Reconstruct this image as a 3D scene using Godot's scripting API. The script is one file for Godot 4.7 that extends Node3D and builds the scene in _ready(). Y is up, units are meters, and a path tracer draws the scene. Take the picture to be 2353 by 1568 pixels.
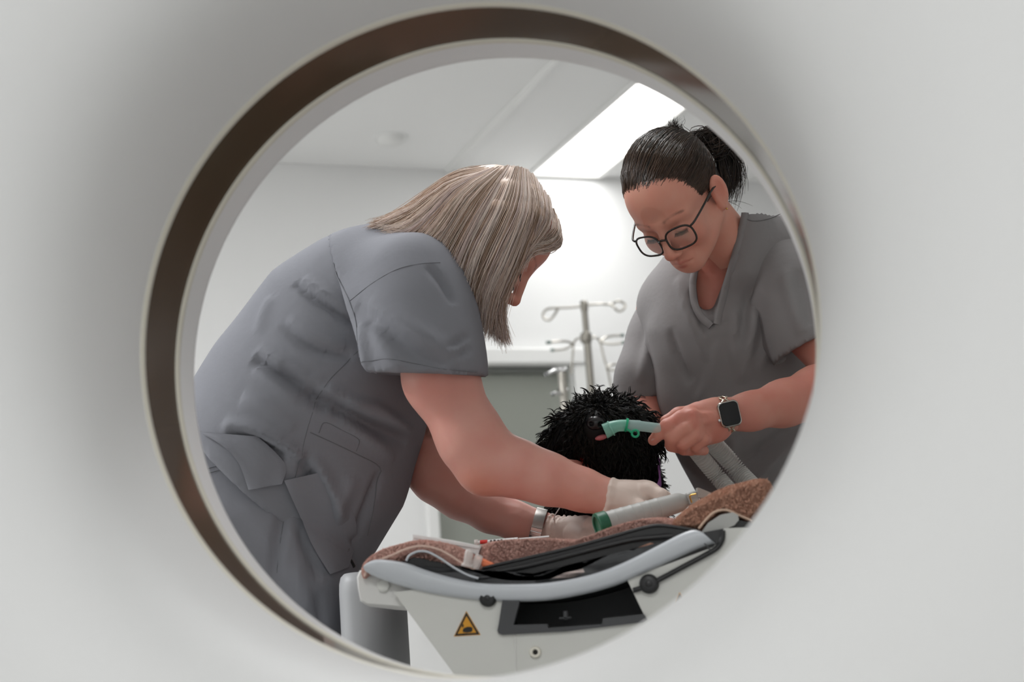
extends Node3D
# A CT scanner room seen through the scanner's bore: two people tend a dog on the table.
# Units are metres. The bore axis runs along z at x = 0, y = 1.05; the room is turned 29 degrees to it.

const ROOM_TURN := 29.0
var rng := RandomNumberGenerator.new()
var used := {}

# ---------- mesh buffer ----------
class MB:
	var v := PackedVector3Array()
	var c := PackedColorArray()
	var i := PackedInt32Array()
	var uv := PackedVector2Array()
	var colored := false

	func vert(p: Vector3, col := Color.WHITE) -> int:
		v.append(p)
		c.append(col)
		return v.size() - 1

	func tri(a: int, b: int, d: int) -> void:
		i.append(a); i.append(b); i.append(d)

	func flat(pts: Array, col := Color.WHITE) -> void:   # one flat polygon fan with verts of its own
		var s := v.size()
		for p in pts:
			vert(p, col)
		for k in range(1, pts.size() - 1):
			tri(s, s + k, s + k + 1)

	func grid(rows: Array, closed := false, col := Color.WHITE, cols = null) -> void:
		var s := v.size()
		var m: int = rows[0].size()
		for r in rows.size():
			for p in rows[r]:
				vert(p, col if cols == null else cols[r])
		for r in rows.size() - 1:
			for k in (m if closed else m - 1):
				var k2 := (k + 1) % m
				var a := s + r * m + k
				var b := s + r * m + k2
				var d := s + (r + 1) * m + k
				var e := s + (r + 1) * m + k2
				tri(a, b, e)
				tri(a, e, d)

	func loft(rows: Array, caps := true, col := Color.WHITE) -> void:   # closed rings
		grid(rows, true, col)
		if caps:
			var f: Array = Array(rows[0])
			f.reverse()
			fan(f, col)
			fan(Array(rows[rows.size() - 1]), col)

	func fan(pts: Array, col := Color.WHITE) -> void:
		var mid := Vector3.ZERO
		for p in pts:
			mid += p
		var s := v.size()
		vert(mid / pts.size(), col)
		for p in pts:
			vert(p, col)
		for k in pts.size():
			tri(s, s + 1 + k, s + 1 + (k + 1) % pts.size())

	func tube(path: Array, radii, sides := 8, col := Color.WHITE, caps := true, cols = null, squash := Vector3.ZERO, ratio := 1.0) -> void:
		var rows := []
		var n := path.size()
		var ax := Vector3.UP
		for k in n:
			var t: Vector3 = (path[mini(k + 1, n - 1)] - path[maxi(k - 1, 0)]).normalized()
			if k == 0:
				ax = t.cross(Vector3.UP if absf(t.y) < 0.9 else Vector3.RIGHT).normalized()
			else:
				ax = (ax - t * ax.dot(t)).normalized()
			var ay := t.cross(ax)
			var r: float = radii if radii is float else radii[k]
			var ring := PackedVector3Array()
			for q in sides:
				var an := TAU * q / sides
				var off: Vector3 = (ax * cos(an) + ay * sin(an)) * r
				if ratio != 1.0:
					off -= squash * off.dot(squash) * (1.0 - ratio)
				ring.append(path[k] + off)
			rows.append(ring)
		grid(rows, true, col, cols)
		if caps:
			var f: Array = Array(rows[0])
			f.reverse()
			fan(f, col if cols == null else cols[0])
			fan(Array(rows[n - 1]), col if cols == null else cols[n - 1])

	func box(at: Vector3, size: Vector3, b := Basis.IDENTITY, bevel := 0.0, col := Color.WHITE) -> void:
		var h := size * 0.5
		var e := minf(bevel, minf(h.x, minf(h.y, h.z)) * 0.95)
		var rows := []
		for lay in 4:
			var y: float = [-h.y, -h.y + e, h.y - e, h.y][lay]
			var inn: float = e if lay == 0 or lay == 3 else 0.0
			var ring := PackedVector3Array()
			var hx := h.x - inn
			var hz := h.z - inn
			for q in [[1, 0], [1, 1], [-1, 2], [-1, 3]]:
				pass
			var ce := e if e > 0.0 else 0.0
			for q in [Vector2(hx, hz - ce), Vector2(hx - ce, hz), Vector2(-hx + ce, hz), Vector2(-hx, hz - ce), Vector2(-hx, -hz + ce), Vector2(-hx + ce, -hz), Vector2(hx - ce, -hz), Vector2(hx, -hz + ce)]:
				ring.append(at + b * Vector3(q.x, y, q.y))
			rows.append(ring)
		for r in 3:
			for k in 8:
				var k2 := (k + 1) % 8
				if rows[r][k].distance_squared_to(rows[r][k2]) < 1e-12 or rows[r][k].distance_squared_to(rows[r + 1][k]) < 1e-12:
					continue
				flat([rows[r][k], rows[r][k2], rows[r + 1][k2], rows[r + 1][k]], col)
		var f: Array = Array(rows[0])
		f.reverse()
		flat(f, col)
		flat(Array(rows[3]), col)

	func prism(poly: Array, depth: Vector3, col := Color.WHITE) -> void:   # a flat outline pushed along depth
		var q2 := PackedVector2Array()
		var ax: Vector3 = (poly[1] - poly[0]).normalized()
		var nn := depth.normalized()
		ax = (ax - nn * ax.dot(nn)).normalized()
		var ay := nn.cross(ax)
		for p in poly:
			q2.append(Vector2((p - poly[0]).dot(ax), (p - poly[0]).dot(ay)))
		var t := Geometry2D.triangulate_polygon(q2)
		for side in 2:
			var s := v.size()
			for p in poly:
				vert(p + depth * side, col)
			for k in range(0, t.size(), 3):
				if side == 0:
					tri(s + t[k], s + t[k + 1], s + t[k + 2])
				else:
					tri(s + t[k], s + t[k + 2], s + t[k + 1])
		for k in poly.size():
			var k2 := (k + 1) % poly.size()
			flat([poly[k], poly[k2], poly[k2] + depth, poly[k] + depth], col)

	func lathe(prof: Array, at: Vector3, b: Basis, sides := 48, col := Color.WHITE, closed := false) -> void:   # prof: Vector2(radius, along b.y)
		var rows := []
		for q in prof:
			var ring := PackedVector3Array()
			for k in sides:
				var an := TAU * k / sides
				ring.append(at + b * Vector3(q.x * cos(an), q.y, q.x * sin(an)))
			rows.append(ring)
		if closed:
			rows.append(rows[0])
		grid(rows, true, col)

	func ball(at: Vector3, r: Vector3, b := Basis.IDENTITY, sides := 16, col := Color.WHITE) -> void:
		var prof := []
		for k in sides / 2 + 1:
			var an := PI * k / (sides / 2) - PI / 2
			prof.append(Vector2(maxf(cos(an), 0.001), sin(an)))
		lathe(prof, at, b * Basis.from_scale(r), sides, col)

	func join(o: MB) -> void:
		var s := v.size()
		v.append_array(o.v)
		c.append_array(o.c)
		for k in o.i:
			i.append(s + k)

	func normals() -> PackedVector3Array:
		var n := PackedVector3Array()
		n.resize(v.size())
		for k in range(0, i.size(), 3):
			var a := i[k]
			var b := i[k + 1]
			var d := i[k + 2]
			var f := (v[d] - v[a]).cross(v[b] - v[a])
			n[a] += f
			n[b] += f
			n[d] += f
		for k in n.size():
			n[k] = n[k].normalized()
		return n

	func mesh() -> ArrayMesh:
		var a := []
		a.resize(Mesh.ARRAY_MAX)
		a[Mesh.ARRAY_VERTEX] = v
		a[Mesh.ARRAY_NORMAL] = normals()
		if colored:
			a[Mesh.ARRAY_COLOR] = c
		if uv.size() == v.size() and uv.size():
			a[Mesh.ARRAY_TEX_UV] = uv
		a[Mesh.ARRAY_INDEX] = i
		var m := ArrayMesh.new()
		m.add_surface_from_arrays(Mesh.PRIMITIVE_TRIANGLES, a)
		return m

# ---------- distance field, meshed as surface nets ----------
class Field:
	var o: Vector3
	var h: float
	var nx: int
	var ny: int
	var nz: int
	var d := PackedFloat32Array()

	func _init(lo: Vector3, hi: Vector3, cell: float) -> void:
		o = lo
		h = cell
		nx = int((hi.x - lo.x) / cell) + 2
		ny = int((hi.y - lo.y) / cell) + 2
		nz = int((hi.z - lo.z) / cell) + 2
		d.resize(nx * ny * nz)
		d.fill(1.0)

	func span(lo: Vector3, hi: Vector3) -> Array:
		return [clampi(int((lo.x - o.x) / h), 0, nx), clampi(int((hi.x - o.x) / h) + 2, 0, nx), clampi(int((lo.y - o.y) / h), 0, ny), clampi(int((hi.y - o.y) / h) + 2, 0, ny), clampi(int((lo.z - o.z) / h), 0, nz), clampi(int((hi.z - o.z) / h) + 2, 0, nz)]

	# tapered capsule; squash makes it thinner along flat (ratio under 1); cut takes it away instead
	func cone(a: Vector3, b: Vector3, ra: float, rb: float, k := 0.0, flat := Vector3.ZERO, ratio := 1.0, cut := false) -> void:
		var reach := maxf(ra, rb) * maxf(1.0, ratio) + k + 2.5 * h
		var e := Vector3(reach, reach, reach)
		var s := span(a.min(b) - e, a.max(b) + e)
		var ba := b - a
		var bb := maxf(ba.length_squared(), 1e-9)
		var sq := 1.0 / ratio - 1.0
		var kk := maxf(k, 1e-6)
		var least := minf(1.0, ratio)
		for x in range(s[0], s[1]):
			for y in range(s[2], s[3]):
				var at: int = (x * ny + y) * nz
				for z in range(s[4], s[5]):
					var p := Vector3(o.x + x * h, o.y + y * h, o.z + z * h) - a
					var t := clampf(p.dot(ba) / bb, 0.0, 1.0)
					p -= ba * t
					if sq != 0.0:
						p += flat * (p.dot(flat) * sq)
					var q := (p.length() - (ra + (rb - ra) * t)) * least
					var w := d[at + z]
					if cut:
						q = -q
						var m := maxf(kk - absf(w - q), 0.0)
						d[at + z] = maxf(w, q) + m * m / (4.0 * kk)
					else:
						var m := maxf(kk - absf(w - q), 0.0)
						d[at + z] = minf(w, q) - m * m / (4.0 * kk)

	func chain(pts: Array, radii: Array, k := 0.0, flat := Vector3.ZERO, ratio := 1.0) -> void:
		for q in pts.size() - 1:
			cone(pts[q], pts[q + 1], radii[q], radii[q + 1], k, flat, ratio)

	func chain_cut(pts: Array, radii: Array, flat := Vector3.ZERO, ratio := 1.0) -> void:
		for q in pts.size() - 1:
			cone(pts[q], pts[q + 1], radii[q], radii[q + 1], 0.0, flat, ratio, true)

	func egg(c: Vector3, r: Vector3, k := 0.0, b := Basis.IDENTITY, cut := false) -> void:
		var rm := maxf(r.x, maxf(r.y, r.z))
		var reach := rm + k + 2.5 * h
		var e := Vector3(reach, reach, reach)
		var s := span(c - e, c + e)
		var inv := b.inverse()
		var kk := maxf(k, 1e-6)
		var ri := Vector3(1.0 / r.x, 1.0 / r.y, 1.0 / r.z)
		for x in range(s[0], s[1]):
			for y in range(s[2], s[3]):
				var at: int = (x * ny + y) * nz
				for z in range(s[4], s[5]):
					var p := inv * (Vector3(o.x + x * h, o.y + y * h, o.z + z * h) - c) * ri
					var l := p.length()
					var g := (p * ri).length()
					var q := l * (l - 1.0) / maxf(g, 1e-6)
					var w := d[at + z]
					if cut:
						q = -q
						var m := maxf(kk - absf(w - q), 0.0)
						d[at + z] = maxf(w, q) + m * m / (4.0 * kk)
					else:
						var m := maxf(kk - absf(w - q), 0.0)
						d[at + z] = minf(w, q) - m * m / (4.0 * kk)

	func half(point: Vector3, normal: Vector3, near := Vector3.ZERO, within := 0.0) -> void:   # cut away what lies on the normal's side
		for x in nx:
			for y in ny:
				var at := (x * ny + y) * nz
				for z in nz:
					var p := Vector3(o.x + x * h, o.y + y * h, o.z + z * h)
					var q := (p - point).dot(normal)
					if q > -3.0 * h and (within == 0.0 or p.distance_to(near) < within):
						d[at + z] = maxf(d[at + z], q)

	func at(p: Vector3) -> float:
		var q := (p - o) / h
		var x := clampi(int(q.x), 0, nx - 2)
		var y := clampi(int(q.y), 0, ny - 2)
		var z := clampi(int(q.z), 0, nz - 2)
		var f := Vector3(q.x - x, q.y - y, q.z - z)
		var a := (x * ny + y) * nz + z
		var b := a + ny * nz
		var c00 := lerpf(d[a], d[b], f.x)
		var c10 := lerpf(d[a + nz], d[b + nz], f.x)
		var c01 := lerpf(d[a + 1], d[b + 1], f.x)
		var c11 := lerpf(d[a + nz + 1], d[b + nz + 1], f.x)
		return lerpf(lerpf(c00, c10, f.y), lerpf(c01, c11, f.y), f.z)

	func slope(p: Vector3) -> Vector3:
		var e := h * 0.8
		return Vector3(at(p + Vector3(e, 0, 0)) - at(p - Vector3(e, 0, 0)), at(p + Vector3(0, e, 0)) - at(p - Vector3(0, e, 0)), at(p + Vector3(0, 0, e)) - at(p - Vector3(0, 0, e))).normalized()

	func drop(p: Vector3) -> Vector3:   # the nearest point of the surface
		for k in 6:
			p -= slope(p) * clampf(at(p), -0.02, 0.02)
		return p

	func hit(p: Vector3, way: Vector3) -> Vector3:   # the surface met when going along way through p
		var q := p - way * 0.16
		for k in 160:
			var e := at(q)
			if e < 0.0004:
				return q
			q += way * clampf(e * 0.7, 0.0008, 0.01)
			if (q - p).dot(way) > 0.16:
				break
		return drop(p)

	func net(mb: MB, col := Color.WHITE) -> void:
		var ids := PackedInt32Array()
		ids.resize(nx * ny * nz)
		ids.fill(-1)
		var sx := ny * nz
		for x in nx - 1:
			for y in ny - 1:
				var row := (x * ny + y) * nz
				for z in nz - 1:
					var a := row + z
					var d0 := d[a]
					if d0 > 2.0 * h or d0 < -2.0 * h:
						continue
					var d1 := d[a + sx]
					var d2 := d[a + nz]
					var d3 := d[a + sx + nz]
					var d4 := d[a + 1]
					var d5 := d[a + sx + 1]
					var d6 := d[a + nz + 1]
					var d7 := d[a + sx + nz + 1]
					var neg := int(d0 < 0) + int(d1 < 0) + int(d2 < 0) + int(d3 < 0) + int(d4 < 0) + int(d5 < 0) + int(d6 < 0) + int(d7 < 0)
					if neg == 0 or neg == 8:
						continue
					var sum := Vector3.ZERO
					var n := 0
					if (d0 < 0) != (d1 < 0): sum += Vector3(d0 / (d0 - d1), 0, 0); n += 1
					if (d2 < 0) != (d3 < 0): sum += Vector3(d2 / (d2 - d3), 1, 0); n += 1
					if (d4 < 0) != (d5 < 0): sum += Vector3(d4 / (d4 - d5), 0, 1); n += 1
					if (d6 < 0) != (d7 < 0): sum += Vector3(d6 / (d6 - d7), 1, 1); n += 1
					if (d0 < 0) != (d2 < 0): sum += Vector3(0, d0 / (d0 - d2), 0); n += 1
					if (d1 < 0) != (d3 < 0): sum += Vector3(1, d1 / (d1 - d3), 0); n += 1
					if (d4 < 0) != (d6 < 0): sum += Vector3(0, d4 / (d4 - d6), 1); n += 1
					if (d5 < 0) != (d7 < 0): sum += Vector3(1, d5 / (d5 - d7), 1); n += 1
					if (d0 < 0) != (d4 < 0): sum += Vector3(0, 0, d0 / (d0 - d4)); n += 1
					if (d1 < 0) != (d5 < 0): sum += Vector3(1, 0, d1 / (d1 - d5)); n += 1
					if (d2 < 0) != (d6 < 0): sum += Vector3(0, 1, d2 / (d2 - d6)); n += 1
					if (d3 < 0) != (d7 < 0): sum += Vector3(1, 1, d3 / (d3 - d7)); n += 1
					ids[a] = mb.vert(o + (Vector3(x, y, z) + sum / n) * h, col)
					if x > 0 and y > 0 and z > 0:
						var s0 := d0 < 0
						if s0 != (d1 < 0):
							quad(mb, ids[a], ids[a - nz], ids[a - nz - 1], ids[a - 1], s0)
						if s0 != (d2 < 0):
							quad(mb, ids[a], ids[a - 1], ids[a - sx - 1], ids[a - sx], s0)
						if s0 != (d4 < 0):
							quad(mb, ids[a], ids[a - sx], ids[a - sx - nz], ids[a - nz], s0)

	func quad(mb: MB, a: int, b: int, c: int, e: int, flip: bool) -> void:
		if a < 0 or b < 0 or c < 0 or e < 0:
			return
		if not flip:
			mb.tri(a, b, c)
			mb.tri(a, c, e)
		else:
			mb.tri(a, c, b)
			mb.tri(a, e, c)

func around(pts: Array, pad: float, cell: float) -> Field:   # a field just large enough for these points
	var lo: Vector3 = pts[0]
	var hi: Vector3 = pts[0]
	for p in pts:
		lo = lo.min(p)
		hi = hi.max(p)
	return Field.new(lo - Vector3.ONE * pad, hi + Vector3.ONE * pad, cell)

# ---------- nodes ----------
func numbered(called: String) -> String:
	used[called] = used.get(called, -1) + 1
	return called if used[called] == 0 else "%s_%03d" % [called, used[called]]

func meta(o: Node, label: String, category := "", group := "", kind := "") -> void:
	if label: o.set_meta("label", label)
	if category: o.set_meta("category", category)
	if group: o.set_meta("group", group)
	if kind: o.set_meta("kind", kind)

func thing(called: String, label: String, category: String, at := Vector3.ZERO, group := "") -> Node3D:
	var o := Node3D.new()
	o.name = numbered(called)
	add_child(o)
	o.position = at
	meta(o, label, category, group)
	return o

func part(called: String, mb, m: Material, parent: Node3D, label := "", kind := "") -> MeshInstance3D:   # the mesh is given in world space
	var o := MeshInstance3D.new()
	o.name = called
	o.mesh = mb.mesh() if mb is MB else mb
	o.material_override = m
	parent.add_child(o, true)
	if mb is MB:
		o.transform = parent.global_transform.affine_inverse()
	meta(o, label, "", "", kind)
	return o

func single(called: String, mb: MB, m: Material, label: String, category: String, group := "", kind := "") -> MeshInstance3D:
	var o := MeshInstance3D.new()
	o.name = numbered(called)
	o.mesh = mb.mesh()
	o.material_override = m
	add_child(o)
	meta(o, label, category, group, kind)
	return o

func struct(called: String, mb: MB, m: Material, turn := 0.0) -> MeshInstance3D:
	var o := MeshInstance3D.new()
	o.name = called
	o.mesh = mb.mesh()
	o.material_override = m
	o.rotation_degrees.y = turn
	add_child(o)
	o.set_meta("kind", "structure")
	return o

func mat(called: String, col: Color, rough := 0.6, metal := 0.0, spec := 0.5) -> StandardMaterial3D:
	var m := StandardMaterial3D.new()
	m.resource_name = called
	m.albedo_color = col
	m.roughness = rough
	m.metallic = metal
	m.metallic_specular = spec
	return m

func painted(called: String, rough := 0.6, spec := 0.5) -> StandardMaterial3D:   # takes its colour from the vertices
	var m := mat(called, Color.WHITE, rough, 0.0, spec)
	m.vertex_color_use_as_albedo = true
	return m

func noise_tex(size: int, freq: float, seed_: int, lo: float, hi: float, octaves := 3) -> NoiseTexture2D:
	var n := FastNoiseLite.new()
	n.seed = seed_
	n.frequency = freq
	n.fractal_octaves = octaves
	var t := NoiseTexture2D.new()
	t.width = size
	t.height = size
	t.seamless = true
	t.noise = n
	var g := Gradient.new()
	g.set_color(0, Color(lo, lo, lo))
	g.set_color(1, Color(hi, hi, hi))
	t.color_ramp = g
	return t

func relief(m: StandardMaterial3D, scale: float, cm: float, seed_: int, freq := 0.03) -> void:
	m.heightmap_enabled = true
	m.heightmap_texture = noise_tex(256, freq, seed_, 0.0, 1.0)
	m.heightmap_scale = cm
	m.uv1_triplanar = true
	m.uv1_scale = Vector3.ONE * scale

func curve(pts: Array, steps: int) -> Array:   # Catmull-Rom through the points
	var out := []
	var n := pts.size()
	for k in steps + 1:
		var t := float(k) / steps * (n - 1)
		var s := mini(int(t), n - 2)
		var f := t - s
		var p0 = pts[maxi(s - 1, 0)]
		var p1 = pts[s]
		var p2 = pts[s + 1]
		var p3 = pts[mini(s + 2, n - 1)]
		out.append(0.5 * ((2.0 * p1) + (p2 - p0) * f + (2.0 * p0 - 5.0 * p1 + 4.0 * p2 - p3) * f * f + (3.0 * p1 - p0 - 3.0 * p2 + p3) * f * f * f))
	return out

func lin(r: float, g: float, b: float) -> Color:   # a colour as the eye sees it (0 to 255), made linear for vertices
	return Color(r / 255.0, g / 255.0, b / 255.0).srgb_to_linear()

func rgb(r: float, g: float, b: float) -> Color:
	return Color(r / 255.0, g / 255.0, b / 255.0)

func rnd(a: float, b: float) -> float:
	return rng.randf_range(a, b)

func rvec(s := 1.0) -> Vector3:
	return Vector3(rng.randfn(), rng.randfn(), rng.randfn()) * s

# ---------- camera, light ----------
func _ready() -> void:
	rng.seed = 7
	var cam := Camera3D.new()
	cam.name = "camera"
	add_child(cam)
	cam.transform = Transform3D(Basis(Vector3.UP, deg_to_rad(8.055)) * Basis(Vector3.RIGHT, deg_to_rad(11.77)) * Basis(Vector3.BACK, deg_to_rad(-4.29)), Vector3(0.271, 0.692, 1.681))
	var lens := CameraAttributesPhysical.new()
	lens.frustum_focal_length = 56.634
	lens.frustum_near = 0.05
	lens.frustum_far = 60.0
	lens.frustum_focus_distance = 2.58
	lens.exposure_aperture = 4.0
	cam.attributes = lens
	cam.fov = 23.927
	cam.current = true
	var env := Environment.new()
	env.background_mode = Environment.BG_COLOR
	env.background_color = Color(0.02, 0.02, 0.02)
	env.tonemap_mode = Environment.TONE_MAPPER_LINEAR
	env.tonemap_exposure = 1.95
	env.sdfgi_enabled = true
	env.ssao_enabled = true
	env.ssil_enabled = true
	var we := WorldEnvironment.new()
	we.name = "environment"
	we.environment = env
	add_child(we)
	room()
	gantry()
	table()
	linens()
	instruments()
	background()
	left_person()
	right_person()
	dog()

func in_room(p: Vector3) -> Vector3:
	return Basis(Vector3.UP, deg_to_rad(ROOM_TURN)) * p

func ceiling_lamp(at: Vector3, size: Vector2, energy: float, label: String) -> void:
	var t := thing("ceiling_light", label, "ceiling light", in_room(at), "panel lights in the ceiling")
	t.rotation_degrees.y = ROOM_TURN
	var fr := MB.new()
	var hx := size.x / 2
	var hz := size.y / 2
	for s in [-1, 1]:
		fr.box(Vector3(s * (hx + 0.008), -0.004, 0), Vector3(0.016, 0.018, size.y + 0.03), Basis.IDENTITY, 0.002)
		fr.box(Vector3(0, -0.004, s * (hz + 0.008)), Vector3(size.x, 0.018, 0.016), Basis.IDENTITY, 0.002)
	var o := MeshInstance3D.new()
	o.name = "frame"
	o.mesh = fr.mesh()
	o.material_override = M.white_metal
	t.add_child(o)
	var gl := MB.new()
	gl.box(Vector3(0, 0, 0), Vector3(size.x, 0.008, size.y))
	var g := MeshInstance3D.new()
	g.name = "diffuser"
	g.mesh = gl.mesh()
	var gm := mat("lamp_glow", Color.WHITE, 0.6)
	gm.emission_enabled = true
	gm.emission = Color(1.0, 0.99, 0.97)
	gm.emission_energy_multiplier = 1.6
	g.material_override = gm
	t.add_child(g)
	var a := AreaLight3D.new()
	a.name = "panel_light"
	a.area_size = size
	a.light_color = Color(0.985, 0.992, 1.0)
	a.light_energy = energy
	a.area_range = 12.0
	a.shadow_enabled = true
	t.add_child(a)
	a.position = Vector3(0, -0.012, 0)
	a.rotation_degrees.x = -90

var M := {}

func materials() -> void:
	M.wall = mat("painted_wall", rgb(236, 236, 235), 0.85)
	M.ceiling = mat("ceiling_board", rgb(242, 242, 241), 0.9)
	M.tbar = mat("ceiling_bar", rgb(236, 236, 234), 0.5)
	M.floor = mat("vinyl_floor", rgb(206, 205, 202), 0.5)
	M.floor.albedo_texture = noise_tex(512, 0.05, 5, 0.85, 1.0)
	M.floor.uv1_triplanar = true
	M.white_metal = mat("white_metal", rgb(235, 235, 233), 0.35)
	M.shell = mat("gantry_shell", rgb(222, 222, 221), 0.6)
	M.rim = mat("cream_rim", rgb(224, 220, 206), 0.35)
	M.liner = mat("bore_liner", rgb(236, 236, 236), 0.32)
	M.film = mat("smoked_window_film", rgb(88, 74, 60), 0.12, 0.0, 0.4)
	M.grey_plastic = mat("grey_plastic", rgb(190, 194, 198), 0.32)
	M.panel = mat("table_panel", rgb(212, 212, 206), 0.5)
	M.white_plastic = mat("white_plastic", rgb(216, 215, 211), 0.4)
	M.black = mat("black_plastic", rgb(24, 24, 25), 0.4)
	M.black_soft = mat("black_vinyl", rgb(20, 20, 21), 0.5)
	M.dark_grey = mat("dark_grey_plastic", rgb(62, 63, 65), 0.5)
	M.steel = mat("steel", rgb(176, 172, 164), 0.28, 1.0)
	M.steel_dull = mat("brushed_steel", rgb(150, 146, 138), 0.45, 1.0)
	M.chrome = mat("chrome", rgb(205, 205, 205), 0.16, 1.0)
	M.yellow = mat("sticker_yellow", rgb(214, 150, 28), 0.5)
	M.print_black = mat("print_black", rgb(22, 20, 16), 0.6)
	M.scrub = mat("scrub_cotton", rgb(131, 132, 138), 0.92, 0.0, 0.25)
	relief(M.scrub, 14.0, 0.02, 11, 0.02)
	M.scrub_warm = mat("scrub_cotton_warm", rgb(139, 136, 136), 0.92, 0.0, 0.25)
	relief(M.scrub_warm, 14.0, 0.02, 12, 0.02)
	M.skin = painted("skin", 0.5, 0.42)
	M.skin.subsurf_scatter_enabled = true
	M.skin.subsurf_scatter_strength = 0.12
	M.hair = painted("hair", 0.5, 0.45)
	M.hair_dark = painted("dark_hair", 0.34, 0.5)
	M.fur = painted("black_fur", 0.55, 0.35)
	M.towel = painted("terry_cotton", 0.95, 0.1)
	M.glove = mat("latex_glove", rgb(226, 206, 194), 0.55)
	M.glove.backlight_enabled = true
	M.glove.backlight = Color(0.25, 0.18, 0.15)
	M.green = mat("green_plastic", rgb(18, 88, 60), 0.4)
	M.tube_grey = mat("light_grey_plastic", rgb(170, 170, 166), 0.42)
	M.paper = mat("white_paper", rgb(232, 231, 229), 0.8)
	M.lens = mat("eyeglass", Color(1, 1, 1, 0.04), 0.02)
	M.lens.transparency = BaseMaterial3D.TRANSPARENCY_ALPHA
	M.strap = mat("strap_steel", rgb(196, 184, 164), 0.25, 1.0)
	M.brass = mat("brass", rgb(214, 176, 96), 0.25, 1.0)

func room() -> void:
	materials()
	var x0 := -2.6
	var x1 := 3.4
	var z0 := -3.67
	var z1 := 3.6
	var hgt := 2.5
	var mb := MB.new()
	mb.box(Vector3((x0 + x1) / 2, -0.05, (z0 + z1) / 2), Vector3(x1 - x0 + 0.4, 0.1, z1 - z0 + 0.4))
	struct("floor", mb, M.floor, ROOM_TURN)
	mb = MB.new()
	mb.box(Vector3((x0 + x1) / 2, hgt + 0.06, (z0 + z1) / 2), Vector3(x1 - x0 + 0.4, 0.1, z1 - z0 + 0.4))
	var ceil_ := struct("ceiling", mb, M.ceiling, ROOM_TURN)
	# boards between the long bars, bars proud of them
	var lines := [-2.36, -1.16, 0.04, 1.24, 1.84, 2.44]
	for k in lines.size() + 1:
		var a: float = x0 if k == 0 else lines[k - 1] + 0.006
		var b: float = x1 if k == lines.size() else lines[k] - 0.006
		if b - a < 0.02:
			continue
		var tb := MB.new()
		tb.box(Vector3((a + b) / 2, hgt + 0.005, (z0 + z1) / 2), Vector3(b - a, 0.012, z1 - z0), Basis.IDENTITY, 0.003)
		var o := MeshInstance3D.new()
		o.name = "ceiling_board"
		o.mesh = tb.mesh()
		o.material_override = M.ceiling
		ceil_.add_child(o, true)
	for x in lines:
		var tb := MB.new()
		tb.box(Vector3(x, hgt - 0.004, (z0 + z1) / 2), Vector3(0.03, 0.012, z1 - z0), Basis.IDENTITY, 0.003)
		var o := MeshInstance3D.new()
		o.name = "ceiling_bar"
		o.mesh = tb.mesh()
		o.material_override = M.tbar
		ceil_.add_child(o, true)
	# walls; the back wall has a window opening
	var wx0 := 1.115
	var wx1 := 1.66
	var wy0 := 0.95
	var wy1 := 1.775
	mb = MB.new()
	mb.box(Vector3((x0 + wx0) / 2 - 0.1, hgt / 2, z0 - 0.08), Vector3(wx0 - x0 + 0.2, hgt + 0.1, 0.16))
	mb.box(Vector3((wx1 + x1) / 2 + 0.1, hgt / 2, z0 - 0.08), Vector3(x1 - wx1 + 0.2, hgt + 0.1, 0.16))
	mb.box(Vector3((wx0 + wx1) / 2, wy0 / 2 - 0.025, z0 - 0.08), Vector3(wx1 - wx0, wy0 + 0.05, 0.16))
	mb.box(Vector3((wx0 + wx1) / 2, (wy1 + hgt) / 2 + 0.025, z0 - 0.08), Vector3(wx1 - wx0, hgt - wy1 + 0.05, 0.16))
	struct("wall_back", mb, M.wall, ROOM_TURN)
	mb = MB.new()
	mb.box(Vector3(x0 - 0.08, hgt / 2, (z0 + z1) / 2), Vector3(0.16, hgt + 0.1, z1 - z0 + 0.02))
	struct("wall_left", mb, M.wall, ROOM_TURN)
	mb = MB.new()
	mb.box(Vector3(x1 + 0.08, hgt / 2, (z0 + z1) / 2), Vector3(0.16, hgt + 0.1, z1 - z0 + 0.02))
	struct("wall_right", mb, M.wall, ROOM_TURN)
	mb = MB.new()
	mb.box(Vector3((x0 + x1) / 2, hgt / 2, z1 + 0.08), Vector3(x1 - x0 + 0.3, hgt + 0.1, 0.16))
	struct("wall_front", mb, M.wall, ROOM_TURN)
	# window: frame, grey leaded glass, room beyond
	var wn := Node3D.new()
	wn.name = "window_1"
	wn.rotation_degrees.y = ROOM_TURN
	add_child(wn)
	wn.set_meta("kind", "structure")
	var fr := MB.new()
	fr.box(Vector3((wx0 + wx1) / 2, wy1 + 0.03, z0 + 0.02), Vector3(wx1 - wx0 + 0.1, 0.062, 0.05), Basis.IDENTITY, 0.008)
	fr.box(Vector3((wx0 + wx1) / 2, wy0 - 0.025, z0 + 0.02), Vector3(wx1 - wx0 + 0.1, 0.05, 0.05), Basis.IDENTITY, 0.008)
	fr.box(Vector3(wx0 - 0.022, (wy0 + wy1) / 2, z0 + 0.016), Vector3(0.045, wy1 - wy0, 0.04), Basis.IDENTITY, 0.006)
	fr.box(Vector3(wx1 + 0.03, (wy0 + wy1) / 2, z0 + 0.016), Vector3(0.06, wy1 - wy0, 0.04), Basis.IDENTITY, 0.006)
	part_local("window_frame", fr, M.white_metal, wn)
	var gp := MB.new()
	gp.box(Vector3((wx0 + wx1) / 2, (wy0 + wy1) / 2, z0 - 0.03), Vector3(wx1 - wx0, wy1 - wy0, 0.012))
	var glass := mat("leaded_glass", rgb(148, 151, 143), 0.12)
	part_local("pane", gp, glass, wn)
	var st := MB.new()
	st.box(Vector3((wx0 + wx1) / 2 - 0.02, wy1 - 0.012, z0 - 0.012), Vector3(wx1 - wx0 - 0.06, 0.024, 0.02), Basis.IDENTITY, 0.003)
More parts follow.
